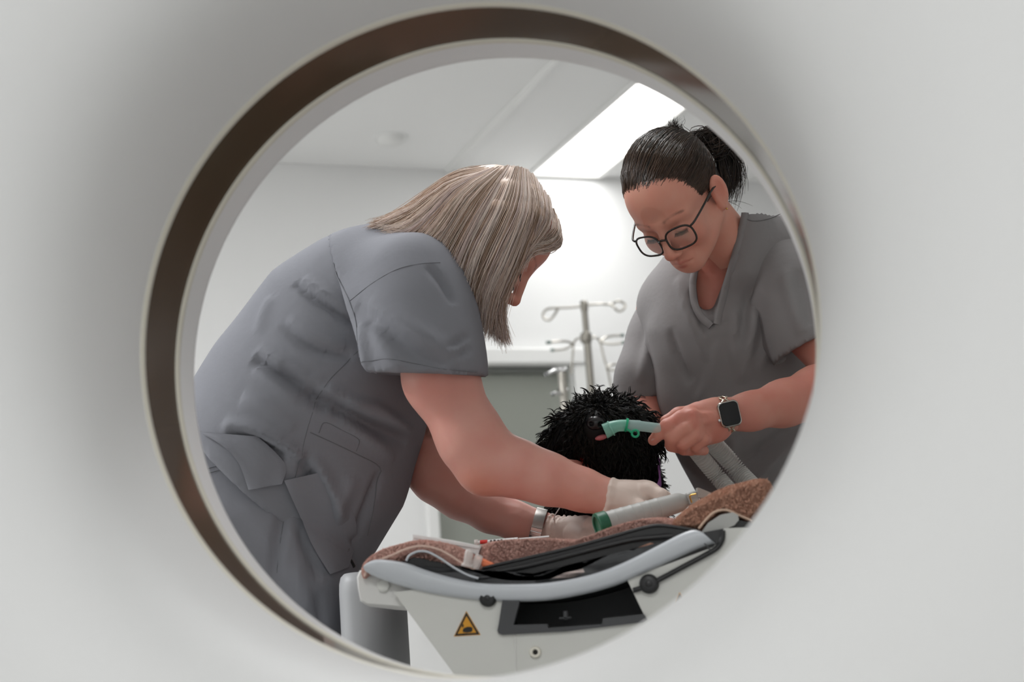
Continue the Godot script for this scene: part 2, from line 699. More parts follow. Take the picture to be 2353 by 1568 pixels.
	part_local("glazing_bead", st, mat("bead_grey", rgb(112, 114, 110), 0.5), wn)
	# lamps
	ceiling_lamp(Vector3(1.688, hgt - 0.002, -3.04), Vector2(0.255, 1.2), 0.27, "long glowing ceiling panel light above the two people near the back wall")
	ceiling_lamp(Vector3(0.44, hgt - 0.002, -1.2), Vector2(0.3, 1.2), 0.8, "ceiling panel light over the scanner table, out of view")
	ceiling_lamp(Vector3(-1.76, hgt - 0.002, -1.6), Vector2(0.3, 1.2), 3.0, "ceiling panel light over the left of the room, out of view")
	ceiling_lamp(Vector3(1.6, hgt - 0.002, 2.7), Vector2(0.3, 1.2), 0.8, "ceiling panel light behind the viewer to the right, out of view")
	ceiling_lamp(Vector3(-1.16, hgt - 0.002, 2.6), Vector2(0.3, 1.2), 1.85, "ceiling panel light behind the viewer to the left, out of view")
	var sd := thing("smoke_detector", "round white smoke detector on the ceiling", "smoke detector", in_room(Vector3(0.934, hgt, -3.349)))
	var s1 := MB.new()
	s1.lathe([Vector2(0.001, -0.03), Vector2(0.03, -0.029), Vector2(0.046, -0.02), Vector2(0.05, 0.0)], sd.position, Basis.IDENTITY, 32)
	part("cover", s1, M.white_metal, sd)
	s1 = MB.new()
	s1.lathe([Vector2(0.05, -0.006), Vector2(0.058, -0.004), Vector2(0.058, 0.0)], sd.position, Basis.IDENTITY, 32)
	part("base", s1, M.ceiling, sd)

func part_local(called: String, mb: MB, m: Material, parent: Node3D) -> MeshInstance3D:
	var o := MeshInstance3D.new()
	o.name = called
	o.mesh = mb.mesh()
	o.material_override = m
	parent.add_child(o, true)
	return o

# ---------- scanner ----------
func gantry() -> void:
	var t := thing("scanner_gantry", "large white ring-shaped scanner housing filling the foreground, seen through its bore", "scanner", Vector3(0, 0, 0))
	var c := Vector3(0, 1.05, 0)
	var ax := Basis(Vector3.RIGHT, Vector3.BACK, Vector3.DOWN)   # y of the profile runs along +z
	# front flare and housing: round near the bore, a rounded rectangle outside
	var prof := []   # radius, z
	for q in [[0.3585, 0.066], [0.3575, 0.1], [0.357, 0.15], [0.357, 0.2], [0.359, 0.24], [0.365, 0.275], [0.378, 0.31], [0.4, 0.34], [0.435, 0.367], [0.485, 0.387], [0.55, 0.398], [0.62, 0.402]]:
		prof.append(Vector2(q[0], q[1]))
	var rows := []
	var sides := 160
	for q in prof:
		rows.append(ringz(c, q.x, q.y, sides))
	for q in [[0.35, 0.402], [0.7, 0.396], [0.95, 0.386], [0.99, 0.37], [1.0, 0.335], [1.0, -0.2], [0.97, -0.245], [0.9, -0.26], [0.5, -0.265]]:
		var ring := PackedVector3Array()
		for k in sides:
			var an := TAU * k / sides
			var dir := Vector2(cos(an), sin(an))
			var e := 7.0
			var out_r := pow(pow(absf(dir.x) / 1.02, e) + pow(absf(dir.y) / 1.049, e), -1.0 / e)
			var r := lerpf(0.62, out_r, q[0])
			ring.append(c + Vector3(dir.x * r, dir.y * r, q[1]))
		rows.append(ring)
	for q in [[0.56, -0.262], [0.5, -0.245], [0.45, -0.21], [0.41, -0.17], [0.38, -0.13], [0.3635, -0.105]]:
		rows.append(ringz(c, q[0], q[1], sides))
	var mb := MB.new()
	mb.grid(rows, true)
	part("housing", mb, M.shell, t)
	# bore: cream rims, smoked window ring, liner
	bore_ring("rim", [[0.3588, 0.072], [0.3576, 0.0715], [0.3566, 0.0685], [0.3563, 0.064], [0.3566, 0.0605], [0.3594, 0.0585]], M.rim, t, c)
	bore_ring("scan_window", [[0.3588, 0.06], [0.3588, -0.036]], M.film, t, c)
	bore_ring("rim", [[0.3594, -0.0345], [0.3567, -0.036], [0.3562, -0.04], [0.3566, -0.0445], [0.3578, -0.046]], M.rim, t, c)
	bore_ring("liner", [[0.3578, -0.0455], [0.3578, -0.088], [0.3585, -0.096], [0.3612, -0.102], [0.3636, -0.1055]], M.liner, t, c)
	var sw := MB.new()
	sw.ball(Vector3(-0.2245, 0.7664, -0.028), Vector3(0.002, 0.002, 0.002))
	part("rivet", sw, M.chrome, t)

func ringz(c: Vector3, r: float, z: float, sides: int) -> PackedVector3Array:
	var ring := PackedVector3Array()
	for k in sides:
		var an := TAU * k / sides
		ring.append(c + Vector3(cos(an) * r, sin(an) * r, z))
	return ring

func bore_ring(called: String, prof: Array, m: Material, t: Node3D, c: Vector3) -> void:
	var rows := []
	for q in prof:
		rows.append(ringz(c, q[0], q[1], 192))
	var mb := MB.new()
	mb.grid(rows, true)
	part(called, mb, m, t)

# ---------- patient table ----------
func table() -> void:
	var t := thing("patient_table", "white scanner table with a curved grey cradle end facing the viewer", "table", Vector3(0, 0, -0.5))
	var up := [Vector3(-0.2414, 0.8502, -0.4), Vector3(-0.2358, 0.8549, -0.4), Vector3(-0.2216, 0.8571, -0.4), Vector3(-0.1891, 0.8505, -0.4), Vector3(-0.1539, 0.8356, -0.4), Vector3(-0.1188, 0.8231, -0.4), Vector3(-0.0836, 0.8146, -0.4), Vector3(-0.0301, 0.8097, -0.4), Vector3(-0.0011, 0.809, -0.4), Vector3(0.0359, 0.8116, -0.4), Vector3(0.0732, 0.8185, -0.4), Vector3(0.1103, 0.8305, -0.4), Vector3(0.1481, 0.8457, -0.4), Vector3(0.1759, 0.8567, -0.4), Vector3(0.1919, 0.8603, -0.4), Vector3(0.2021, 0.8566, -0.4)]
	var dn := [Vector3(-0.2428, 0.8458, -0.4), Vector3(-0.2396, 0.8404, -0.4), Vector3(-0.2231, 0.8311, -0.4), Vector3(-0.1951, 0.8192, -0.4), Vector3(-0.1638, 0.8088, -0.4), Vector3(-0.1239, 0.7988, -0.4), Vector3(-0.0869, 0.7919, -0.4), Vector3(-0.0319, 0.7864, -0.4), Vector3(0.0039, 0.7858, -0.4), Vector3(0.0438, 0.7898, -0.4), Vector3(0.0838, 0.7971, -0.4), Vector3(0.1212, 0.809, -0.4), Vector3(0.1616, 0.8234, -0.4), Vector3(0.1945, 0.8351, -0.4), Vector3(0.216, 0.8399, -0.4), Vector3(0.2202, 0.8373, -0.4)]
	up = curve(up, 60)
	dn = curve(dn, 60)
	var rows := []
	for k in up.size():
		var mid: Vector3 = (up[k] + dn[k]) / 2
		var hv: Vector3 = (up[k] - dn[k]) / 2
		var ring := PackedVector3Array()
		for q in 20:
			var an := TAU * q / 20
			var cx := signf(cos(an)) * pow(absf(cos(an)), 0.7)
			var sx := signf(sin(an)) * pow(absf(sin(an)), 0.7)
			ring.append(mid + hv * cx + Vector3(0, 0, -0.012 + 0.016 * sx))
		rows.append(ring)
	var mb := MB.new()
	mb.loft(rows)
	part("cradle_trim", mb, M.grey_plastic, t)
	# cradle shell running away from the viewer
	rows = []
	for z in [-0.405, -0.8, -1.4, -2.1]:
		var ring := PackedVector3Array()
		for k in range(2, 59, 2):
			ring.append(Vector3(up[k].x, up[k].y - 0.006, z))
		for k in range(58, 1, -2):
			ring.append(Vector3(dn[k].x, dn[k].y + 0.002, z))
		rows.append(ring)
	mb = MB.new()
	mb.loft(rows)
	part("cradle", mb, M.dark_grey, t)
	# end cover below the cradle
	mb = MB.new()
	mb.prism([Vector3(-0.2061, 0.8125, -0.408), Vector3(-0.132, 0.7004, -0.408), Vector3(-0.1033, 0.661, -0.408), Vector3(0.1754, 0.6522, -0.408), Vector3(0.3427, 0.6937, -0.408), Vector3(0.3604, 0.8524, -0.408), Vector3(0.231, 0.8587, -0.408), Vector3(0.2154, 0.8361, -0.408), Vector3(0.1695, 0.8232, -0.408), Vector3(0.1179, 0.8097, -0.408), Vector3(0.1002, 0.8067, -0.408), Vector3(0.1206, 0.7531, -0.408), Vector3(0.1147, 0.7497, -0.408), Vector3(0.0166, 0.7457, -0.408), Vector3(-0.0651, 0.7481, -0.408), Vector3(-0.0699, 0.7534, -0.408), Vector3(-0.0608, 0.7985, -0.408), Vector3(-0.0933, 0.8034, -0.408), Vector3(-0.1505, 0.8148, -0.408)], Vector3(0, 0, -0.03))
	part("end_cover", mb, M.panel, t)
	mb = MB.new()
	mb.box(Vector3(0.0, 0.36, -1.45), Vector3(0.34, 0.72, 1.2), Basis.IDENTITY, 0.04)
	part("pedestal", mb, M.white_plastic, t)
	mb = MB.new()
	mb.box(Vector3(0.03, 0.66, -1.3), Vector3(0.36, 0.12, 1.7), Basis.IDENTITY, 0.02)
	part("carriage", mb, M.white_plastic, t)
	mb = MB.new()
	mb.tube([Vector3(-0.0498, 0.7458, -0.4075), Vector3(-0.052, 0.6858, -0.4075)], 0.0011, 6)
	part("panel_joint", mb, M.white_plastic, t)
	# white shoulder at the left with a round cap
	mb = MB.new()
	rows = []
	for q in [[-0.425, 0.86], [-0.435, 0.97], [-0.46, 1.0], [-0.6, 1.0], [-0.62, 0.9]]:
		var ring := PackedVector3Array()
		var mid := Vector3(-0.2232, 0.82, -0.42)
		for p in [Vector3(-0.2585, 0.847, -0.42), Vector3(-0.2625, 0.8387, -0.42), Vector3(-0.2621, 0.8243, -0.42), Vector3(-0.2596, 0.8058, -0.42), Vector3(-0.2505, 0.7988, -0.42), Vector3(-0.213, 0.793, -0.42), Vector3(-0.1781, 0.7874, -0.42), Vector3(-0.1679, 0.811, -0.42), Vector3(-0.1933, 0.8273, -0.42), Vector3(-0.2277, 0.8445, -0.42), Vector3(-0.2451, 0.8517, -0.42)]:
			var e: Vector3 = mid + (p - mid) * q[1]
			ring.append(Vector3(e.x, e.y, q[0]))
		rows.append(ring)
	mb.loft(rows)
	part("side_rail", mb, M.white_plastic, t)
	mb = MB.new()
	mb.lathe([Vector2(0.0001, 0.003), Vector2(0.0075, 0.003), Vector2(0.0085, 0.0015), Vector2(0.0085, -0.004)], Vector3(-0.2224, 0.8229, -0.422), Basis(Vector3.RIGHT, Vector3.BACK, Vector3.DOWN), 28)
	part("screw_cover", mb, M.panel, t)
	# slot in the end cover: a dark frame at its left and foot, and a real cavity behind
	mb = MB.new()
	mb.prism([Vector3(-0.0607, 0.7949, -0.402), Vector3(-0.069, 0.7599, -0.402), Vector3(-0.0712, 0.7523, -0.402), Vector3(-0.0698, 0.7484, -0.402), Vector3(-0.0654, 0.7464, -0.402), Vector3(0.0172, 0.7444, -0.402), Vector3(0.1162, 0.7483, -0.402), Vector3(0.1226, 0.7517, -0.402), Vector3(0.1193, 0.7585, -0.402), Vector3(0.0667, 0.7571, -0.402), Vector3(0.0649, 0.7501, -0.402), Vector3(-0.0049, 0.7506, -0.402), Vector3(-0.0056, 0.7556, -0.402), Vector3(-0.0497, 0.7579, -0.402), Vector3(-0.0411, 0.7822, -0.402), Vector3(-0.0379, 0.7942, -0.402)], Vector3(0, 0, -0.01))
	var fr := part("slot_frame", mb, M.dark_grey, t)
	mb = MB.new()
	rows = []
	for z in [-0.411, -0.56]:
		var ring := PackedVector3Array()
		for p in [Vector3(-0.0412, 0.797, -0.41), Vector3(-0.0654, 0.7956, -0.41), Vector3(-0.0712, 0.748, -0.41), Vector3(0.0162, 0.7441, -0.41), Vector3(0.1201, 0.7488, -0.41), Vector3(0.1221, 0.753, -0.41), Vector3(0.1011, 0.8067, -0.41), Vector3(0.0434, 0.7992, -0.41), Vector3(-0.0138, 0.796, -0.41)]:
			ring.append(Vector3(p.x, p.y, z))
		rows.append(ring)
	mb.grid(rows, true)
	mb.fan(Array(rows[1]))
	part("slot_cavity", mb, M.dark_grey, fr)
	mb = MB.new()
	mb.box(Vector3(0.0155, 0.7657, -0.43), Vector3(0.006, 0.012, 0.004), Basis.IDENTITY, 0.001)
	mb.box(Vector3(0.0147, 0.7624, -0.43), Vector3(0.016, 0.003, 0.004), Basis.IDENTITY, 0.0008)
	part("latch", mb, M.dark_grey, fr)
	# bumpers and gasket
	for p in [[Vector3(-0.0806, 0.7944, -0.404), 0.0112], [Vector3(0.1293, 0.7958, -0.404), 0.0125]]:
		mb = MB.new()
		var r: float = p[1]
		mb.lathe([Vector2(0.0001, 0.008), Vector2(r * 0.35, 0.008), Vector2(r * 0.4, 0.0065), Vector2(r * 0.8, 0.0075), Vector2(r, 0.004), Vector2(r, -0.004)], p[0], Basis(Vector3.RIGHT, Vector3.BACK, Vector3.DOWN), 28)
		part("bumper", mb, M.black, t)
	mb = MB.new()
	mb.tube(curve([Vector3(0.1081, 0.7892, -0.402), Vector3(0.119, 0.7916, -0.402), Vector3(0.1426, 0.8002, -0.402), Vector3(0.1687, 0.8113, -0.402), Vector3(0.2035, 0.8261, -0.402), Vector3(0.2198, 0.8342, -0.402), Vector3(0.2275, 0.8446, -0.402), Vector3(0.2291, 0.8556, -0.402)], 30), 0.0034, 8)
	part("gasket", mb, M.black, t)
	mb = MB.new()
	mb.prism([Vector3(0.2046, 0.8557, -0.405), Vector3(0.2299, 0.858, -0.405), Vector3(0.2272, 0.8426, -0.405), Vector3(0.22, 0.8366, -0.405)], Vector3(0, 0, -0.03))
	part("corner_insert", mb, M.black, t)
	mb = MB.new()
	mb.tube([Vector3(0.2049, 0.8398, -0.385), Vector3(0.2117, 0.8306, -0.387)], 0.0009, 6)
	part("trim_joint", mb, M.dark_grey, t)
	# round port
	var ax := Basis(Vector3.RIGHT, Vector3.BACK, Vector3.DOWN)
	mb = MB.new()
	mb.lathe([Vector2(0.0075, -0.002), Vector2(0.0075, 0.003), Vector2(0.006, 0.004), Vector2(0.0038, 0.004), Vector2(0.003, 0.001)], Vector3(-0.0243, 0.7212, -0.407), ax, 24)
	var port := part("port", mb, M.rim, t)
	mb = MB.new()
	mb.lathe([Vector2(0.0001, 0.0022), Vector2(0.0031, 0.0022), Vector2(0.0031, 0.0)], Vector3(-0.0243, 0.7212, -0.407), ax, 20)
	part("hole", mb, M.print_black, port)
	# warning stickers
	sticker(Vector3(-0.111, 0.7807, -0.408), Vector3(-0.1299, 0.7491, -0.408), Vector3(-0.0943, 0.7486, -0.408), t)
	sticker(Vector3(0.1668, 0.7825, -0.408), Vector3(0.1473, 0.7521, -0.408), Vector3(0.1816, 0.7516, -0.408), t)
	# mattress pad edge bulging at the left
	mb = MB.new()
	mb.prism([Vector3(-0.1944, 0.8492, -0.41), Vector3(-0.1893, 0.8568, -0.41), Vector3(-0.18, 0.864, -0.41), Vector3(-0.1663, 0.8674, -0.41), Vector3(-0.1523, 0.8651, -0.41), Vector3(-0.1377, 0.857, -0.41), Vector3(-0.1201, 0.8407, -0.41), Vector3(-0.0894, 0.8223, -0.41), Vector3(-0.09, 0.8145, -0.41), Vector3(-0.127, 0.8243, -0.41), Vector3(-0.1611, 0.8373, -0.41)], Vector3(0, 0, -0.5))
	var pad := single("mattress", mb, M.black_soft, "black vinyl mattress pad bulging above the left of the grey cradle rim", "mattress")
	var pp := MB.new()
	pp.tube(curve([Vector3(-0.1861, 0.8516, -0.405), Vector3(-0.181, 0.8586, -0.405), Vector3(-0.169, 0.8627, -0.405), Vector3(-0.1557, 0.8605, -0.405), Vector3(-0.1405, 0.8512, -0.405), Vector3(-0.1223, 0.8372, -0.405), Vector3(-0.1056, 0.8268, -0.405), Vector3(-0.0915, 0.8211, -0.405)], 40), 0.0016, 8)
	part("piping", pp, M.grey_plastic, pad)
	# black board lying across the cradle
	var bd := thing("positioning_board", "long black board lying slantwise across the cradle", "board", Vector3(0.0124, 0.8347, -0.5))
	mb = MB.new()
	mb.prism([Vector3(-0.0968, 0.8177, -0.42), Vector3(-0.0973, 0.8269, -0.42), Vector3(-0.0897, 0.8353, -0.42), Vector3(-0.0346, 0.8433, -0.42), Vector3(0.0237, 0.8514, -0.42), Vector3(0.0818, 0.8618, -0.42), Vector3(0.128, 0.8702, -0.42), Vector3(0.1536, 0.8708, -0.42), Vector3(0.1786, 0.8658, -0.42), Vector3(0.2046, 0.8557, -0.42), Vector3(0.1715, 0.8507, -0.42), Vector3(0.137, 0.8435, -0.42), Vector3(0.1021, 0.8335, -0.42), Vector3(0.0501, 0.8243, -0.42), Vector3(-0.0022, 0.8157, -0.42), Vector3(-0.037, 0.8117, -0.42)], Vector3(0, 0, -0.3))
	part("panel", mb, M.black_soft, bd)
	mb = MB.new()
	mb.tube(curve([Vector3(-0.0935, 0.8265, -0.418), Vector3(-0.0352, 0.8318, -0.418), Vector3(0.0347, 0.843, -0.418), Vector3(0.1041, 0.8541, -0.418), Vector3(0.1382, 0.8556, -0.418), Vector3(0.1636, 0.8557, -0.418)], 24), 0.0035, 8)
	mb.tube(curve([Vector3(-0.0904, 0.8343, -0.42), Vector3(-0.0347, 0.8421, -0.42), Vector3(0.0236, 0.8503, -0.42), Vector3(0.0817, 0.8606, -0.42), Vector3(0.1279, 0.8691, -0.42), Vector3(0.1535, 0.8697, -0.42), Vector3(0.1949, 0.8599, -0.42)], 24), 0.0024, 8)
	part("edge_bead", mb, M.black, bd)
	mb = MB.new()
	mb.prism([Vector3(0.2015, 0.8567, -0.415), Vector3(0.2116, 0.8682, -0.415), Vector3(0.2281, 0.8769, -0.415), Vector3(0.244, 0.8788, -0.415), Vector3(0.2503, 0.8749, -0.415), Vector3(0.2507, 0.8681, -0.415), Vector3(0.2445, 0.862, -0.415), Vector3(0.2255, 0.8558, -0.415), Vector3(0.2102, 0.8537, -0.415)], Vector3(0, 0, -0.012))
	single("plastic_tongue", mb, M.tube_grey, "flat grey plastic tongue under the folded towel at the right of the cradle", "plastic piece")
	mb = MB.new()
	mb.prism([Vector3(0.2374, 0.8596, -0.42), Vector3(0.2506, 0.8686, -0.42), Vector3(0.2733, 0.861, -0.42), Vector3(0.2683, 0.8558, -0.42)], Vector3(0, 0, -0.3))
	single("black_strap", mb, M.black_soft, "short black strap end below the brown towel at the right", "strap")
	# grey column of the table base at the left
	mb = MB.new()
	var cr := []
	for q in [[0.0, 1.0], [0.83, 1.0], [0.845, 0.985], [0.855, 0.94], [0.86, 0.85]]:
		var ring := PackedVector3Array()
		for k in 40:
			var an := TAU * k / 40
			var e := pow(pow(absf(cos(an)), 2.4) + pow(absf(sin(an)), 2.4), -1.0 / 2.4)
			ring.append(Vector3(-0.3135 + cos(an) * e * 0.042 * q[1], q[0], -0.74 + sin(an) * e * 0.11 * q[1]))
		cr.append(ring)
	mb.loft(cr)
	part("base_column", mb, mat("column_grey", rgb(166, 167, 169), 0.5), t)

func sticker(a: Vector3, b: Vector3, c: Vector3, t: Node3D) -> void:
	var mid := (a + b + c) / 3.0
	var out := Vector3(0, 0, 0.0004)
	var mb := MB.new()
	mb.prism([a + out, b + out, c + out], -out)
	var st := part("warning_sticker", mb, M.yellow, t, "yellow warning triangle with a black hand symbol")
	mb = MB.new()
	var s := 0.93
	var i := 0.70
	var o3 := []
	var i3 := []
	for p in [a, b, c]:
		o3.append(mid + (p - mid) * s + out * 2)
		i3.append(mid + (p - mid) * i + out * 2)
	for k in 3:
		var n := (k + 1) % 3
		mb.flat([o3[k], i3[k], i3[n], o3[n]])
	# hand, arrow and ground line, laid out on the triangle's own axes
	var ex := (c - b).normalized()
	var w := (c - b).length()
	var ey := (a - (b + c) / 2).normalized()
	var base := (b + c) / 2 + out * 2
	var shape := func(pts: Array) -> void:
		var pl := []
		for q in pts:
			pl.append(base + ex * (q.x * w) + ey * (q.y * w))
		mb.prism(pl, -out)
	shape.call([Vector2(-0.16, 0.15), Vector2(-0.1, 0.13), Vector2(0.0, 0.11), Vector2(0.14, 0.12), Vector2(0.2, 0.16), Vector2(0.21, 0.26), Vector2(0.16, 0.31), Vector2(0.02, 0.32), Vector2(-0.05, 0.29), Vector2(-0.13, 0.27), Vector2(-0.15, 0.22)])
	shape.call([Vector2(-0.17, 0.44), Vector2(-0.14, 0.44), Vector2(-0.14, 0.36), Vector2(-0.11, 0.36), Vector2(-0.155, 0.30), Vector2(-0.2, 0.36), Vector2(-0.17, 0.36)])
	shape.call([Vector2(-0.2, 0.075), Vector2(0.0, 0.075), Vector2(0.0, 0.095), Vector2(-0.2, 0.095)])
	part("pictogram", mb, M.print_black, st)

# ---------- towels and small things on the table ----------
func slab(outline: Array, z0: float, z1: float, steps: int, puff: float, bump: float, seed_: int, lean := Vector3.ZERO) -> MB:
	var loop := outline.duplicate()
	loop.append(outline[0])
	var pts := curve(loop, outline.size() * 6)
	pts.pop_back()
	var mid := Vector3.ZERO
	for p in pts:
		mid += p / pts.size()
	var n := FastNoiseLite.new()
	n.seed = seed_
	n.frequency = 22.0
	var n2 := FastNoiseLite.new()
	n2.seed = seed_ + 1
	n2.frequency = 90.0
	var rows := []
	for k in steps + 1:
		var f := float(k) / steps
		var edge := minf(f, 1.0 - f) * (z0 - z1)
		var inset := puff * (1.0 - sqrt(1.0 - pow(1.0 - minf(edge / puff, 1.0), 2.0)))
		var ring := PackedVector3Array()
		for p in pts:
			var to: Vector3 = mid - p
			var l := to.length()
			var q: Vector3 = p + to / l * minf(inset, l * 0.9)
			q.z = lerpf(z0, z1, f)
			q += lean * f
			q += (p - mid).normalized() * (n.get_noise_3dv(q) * bump + n2.get_noise_3dv(q) * bump * 0.35)
			ring.append(q)
		rows.append(ring)
	var mb := MB.new()
	mb.loft(rows)
	return mb

func pile(base: MB, count: int, long: float, wide: float, cols: Array, keep: Callable) -> MB:   # terry loops standing on a surface
	var nrm := base.normals()
	var areas := PackedFloat32Array()
	var tot := 0.0
	var tris := PackedInt32Array()
	for k in range(0, base.i.size(), 3):
		if not keep.call(base.v[base.i[k]]):
			continue
		tot += (base.v[base.i[k + 1]] - base.v[base.i[k]]).cross(base.v[base.i[k + 2]] - base.v[base.i[k]]).length()
		areas.append(tot)
		tris.append(k)
	var mb := MB.new()
	mb.colored = true
	for q in count:
		var e0 := areas.bsearch(rng.randf() * tot)
		if e0 >= tris.size():
			continue
		var k := tris[e0]
		var a := rng.randf()
		var b := rng.randf()
		if a + b > 1.0:
			a = 1.0 - a
			b = 1.0 - b
		var i0 := base.i[k]
		var i1 := base.i[k + 1]
		var i2 := base.i[k + 2]
		var p := base.v[i0] * (1 - a - b) + base.v[i1] * a + base.v[i2] * b
		var nn := (nrm[i0] * (1 - a - b) + nrm[i1] * a + nrm[i2] * b).normalized()
		var col: Color = cols[rng.randi() % cols.size()]
		var dir := (nn + rvec(0.45)).normalized()
		var side := dir.cross(rvec()).normalized() * wide
		var other := dir.cross(side).normalized() * wide
		var tip := p + dir * long * rnd(0.6, 1.2)
		var s := mb.v.size()
		mb.vert(p + side - nn * 0.001, col)
		mb.vert(p - side * 0.5 + other - nn * 0.001, col)
		mb.vert(p - side * 0.5 - other - nn * 0.001, col)
		mb.vert(tip, col)
		for e in 3:
			mb.tri(s + e, s + (e + 1) % 3, s + 3)
	return mb

func towel(called: String, base: MB, col: Color, cols: Array, count: int, label: String, long := 0.0045, low := 0.0) -> MeshInstance3D:
	base.colored = true
	for k in base.c.size():
		base.c[k] = col
	var o := single(called, base, M.towel, label, "towel")
	part("pile", pile(base, count, long, 0.0006, cols, func(p): return p.z > -0.6 and p.y > low), M.towel, o, "", "stuff")
	return o

func linens() -> void:
	var rose := [lin(218, 178, 166), lin(214, 174, 162), lin(210, 169, 157), lin(222, 184, 172)]
	var tan_ := [lin(210, 166, 144), lin(206, 162, 140), lin(202, 157, 135), lin(214, 172, 151)]
	var hump := slab([Vector3(-0.2501, 0.8355, -0.41), Vector3(-0.2512, 0.847, -0.41), Vector3(-0.2447, 0.8568, -0.41), Vector3(-0.2324, 0.865, -0.41), Vector3(-0.2155, 0.8716, -0.41), Vector3(-0.1939, 0.8772, -0.41), Vector3(-0.1703, 0.8786, -0.41), Vector3(-0.147, 0.8749, -0.41), Vector3(-0.1241, 0.8673, -0.41), Vector3(-0.1045, 0.8553, -0.41), Vector3(-0.0908, 0.844, -0.41), Vector3(-0.0868, 0.8346, -0.41), Vector3(-0.0939, 0.8329, -0.41), Vector3(-0.114, 0.8448, -0.41), Vector3(-0.1306, 0.8575, -0.41), Vector3(-0.1476, 0.8664, -0.41), Vector3(-0.1678, 0.871, -0.41), Vector3(-0.1886, 0.8681, -0.41), Vector3(-0.2066, 0.8616, -0.41), Vector3(-0.2258, 0.8575, -0.41), Vector3(-0.2381, 0.8482, -0.41), Vector3(-0.2447, 0.8362, -0.41)], -0.408, -0.75, 16, 0.004, 0.0022, 31)
	var to := towel("towel", hump, lin(210, 169, 157), rose, 40000, "pink terry towel curling over the left end of the cradle")
	var hem := MB.new()
	hem.tube(curve([Vector3(-0.2442, 0.8361, -0.408), Vector3(-0.2377, 0.8469, -0.408), Vector3(-0.2242, 0.855, -0.408), Vector3(-0.205, 0.8608, -0.408), Vector3(-0.1882, 0.8668, -0.408), Vector3(-0.1675, 0.8697, -0.408), Vector3(-0.1472, 0.8651, -0.408), Vector3(-0.1303, 0.8562, -0.408), Vector3(-0.1137, 0.8435, -0.408), Vector3(-0.0959, 0.8329, -0.408)], 40), 0.0019, 6)
	part("hem", hem, mat("towel_hem", rgb(214, 186, 172), 0.9), to)
	var heap := slab([Vector3(-0.1069, 0.8342, -0.47), Vector3(-0.1081, 0.8518, -0.47), Vector3(-0.1011, 0.867, -0.47), Vector3(-0.0816, 0.8724, -0.47), Vector3(-0.0518, 0.8728, -0.47), Vector3(-0.0104, 0.871, -0.47), Vector3(0.0246, 0.8668, -0.47), Vector3(0.048, 0.866, -0.47), Vector3(0.078, 0.8739, -0.47), Vector3(0.102, 0.8811, -0.47), Vector3(0.1373, 0.8861, -0.47), Vector3(0.1716, 0.8808, -0.47), Vector3(0.1876, 0.8673, -0.47), Vector3(0.1339, 0.8488, -0.47), Vector3(0.0745, 0.8337, -0.47), Vector3(0.0153, 0.8241, -0.47), Vector3(-0.0437, 0.8232, -0.47)], -0.45, -1.35, 30, 0.02, 0.003, 41, Vector3(0, -0.012, 0))
	towel("towel", heap, lin(208, 168, 156), rose, 60000, "pink terry towel heaped in the middle of the table under the dog", 0.0045, 0.84)
	var fold := slab([Vector3(0.1657, 0.8677, -0.43), Vector3(0.1665, 0.8756, -0.43), Vector3(0.1777, 0.886, -0.43), Vector3(0.1982, 0.899, -0.43), Vector3(0.2277, 0.9111, -0.43), Vector3(0.2566, 0.9182, -0.43), Vector3(0.2822, 0.921, -0.43), Vector3(0.2937, 0.9182, -0.43), Vector3(0.297, 0.9071, -0.43), Vector3(0.2917, 0.8884, -0.43), Vector3(0.2682, 0.8667, -0.43), Vector3(0.2521, 0.8738, -0.43), Vector3(0.235, 0.8821, -0.43), Vector3(0.2202, 0.8811, -0.43), Vector3(0.2043, 0.8689, -0.43), Vector3(0.1891, 0.8634, -0.43)], -0.43, -0.7, 16, 0.012, 0.0035, 51)
	var fo := towel("towel", fold, lin(202, 157, 135), tan_, 60000, "thick folded brown terry towel at the right end of the cradle", 0.005)
	hem = MB.new()
	hem.tube(curve([Vector3(0.1982, 0.8625, -0.428), Vector3(0.2082, 0.8729, -0.428), Vector3(0.2204, 0.8821, -0.428), Vector3(0.2352, 0.8836, -0.428), Vector3(0.2501, 0.876, -0.428), Vector3(0.2671, 0.8667, -0.428)], 24), 0.0018, 6)
	part("hem", hem, mat("towel_hem_tan", rgb(210, 180, 158), 0.9), fo)
	var low := slab([Vector3(0.048, 0.82, -0.41), Vector3(0.0572, 0.8282, -0.41), Vector3(0.0803, 0.8336, -0.41), Vector3(0.1091, 0.8396, -0.41), Vector3(0.138, 0.8472, -0.41), Vector3(0.1197, 0.832, -0.41), Vector3(0.0792, 0.8208, -0.41)], -0.408, -0.44, 4, 0.003, 0.001, 61)
	towel("towel", low, lin(188, 142, 124), tan_, 6000, "strip of terry towel showing between the black board and the cradle rim")
	var mb := MB.new()
	mb.prism([Vector3(0.0042, 0.8133, -0.405), Vector3(0.0206, 0.8187, -0.405), Vector3(0.0459, 0.8222, -0.405), Vector3(0.0478, 0.8176, -0.405), Vector3(0.0326, 0.8121, -0.405)], Vector3(0, 0, -0.02))
	single("absorbent_pad", mb, mat("pink_white_pad", rgb(222, 204, 198), 0.8), "pale pad corner below the black board on the cradle rim", "pad")

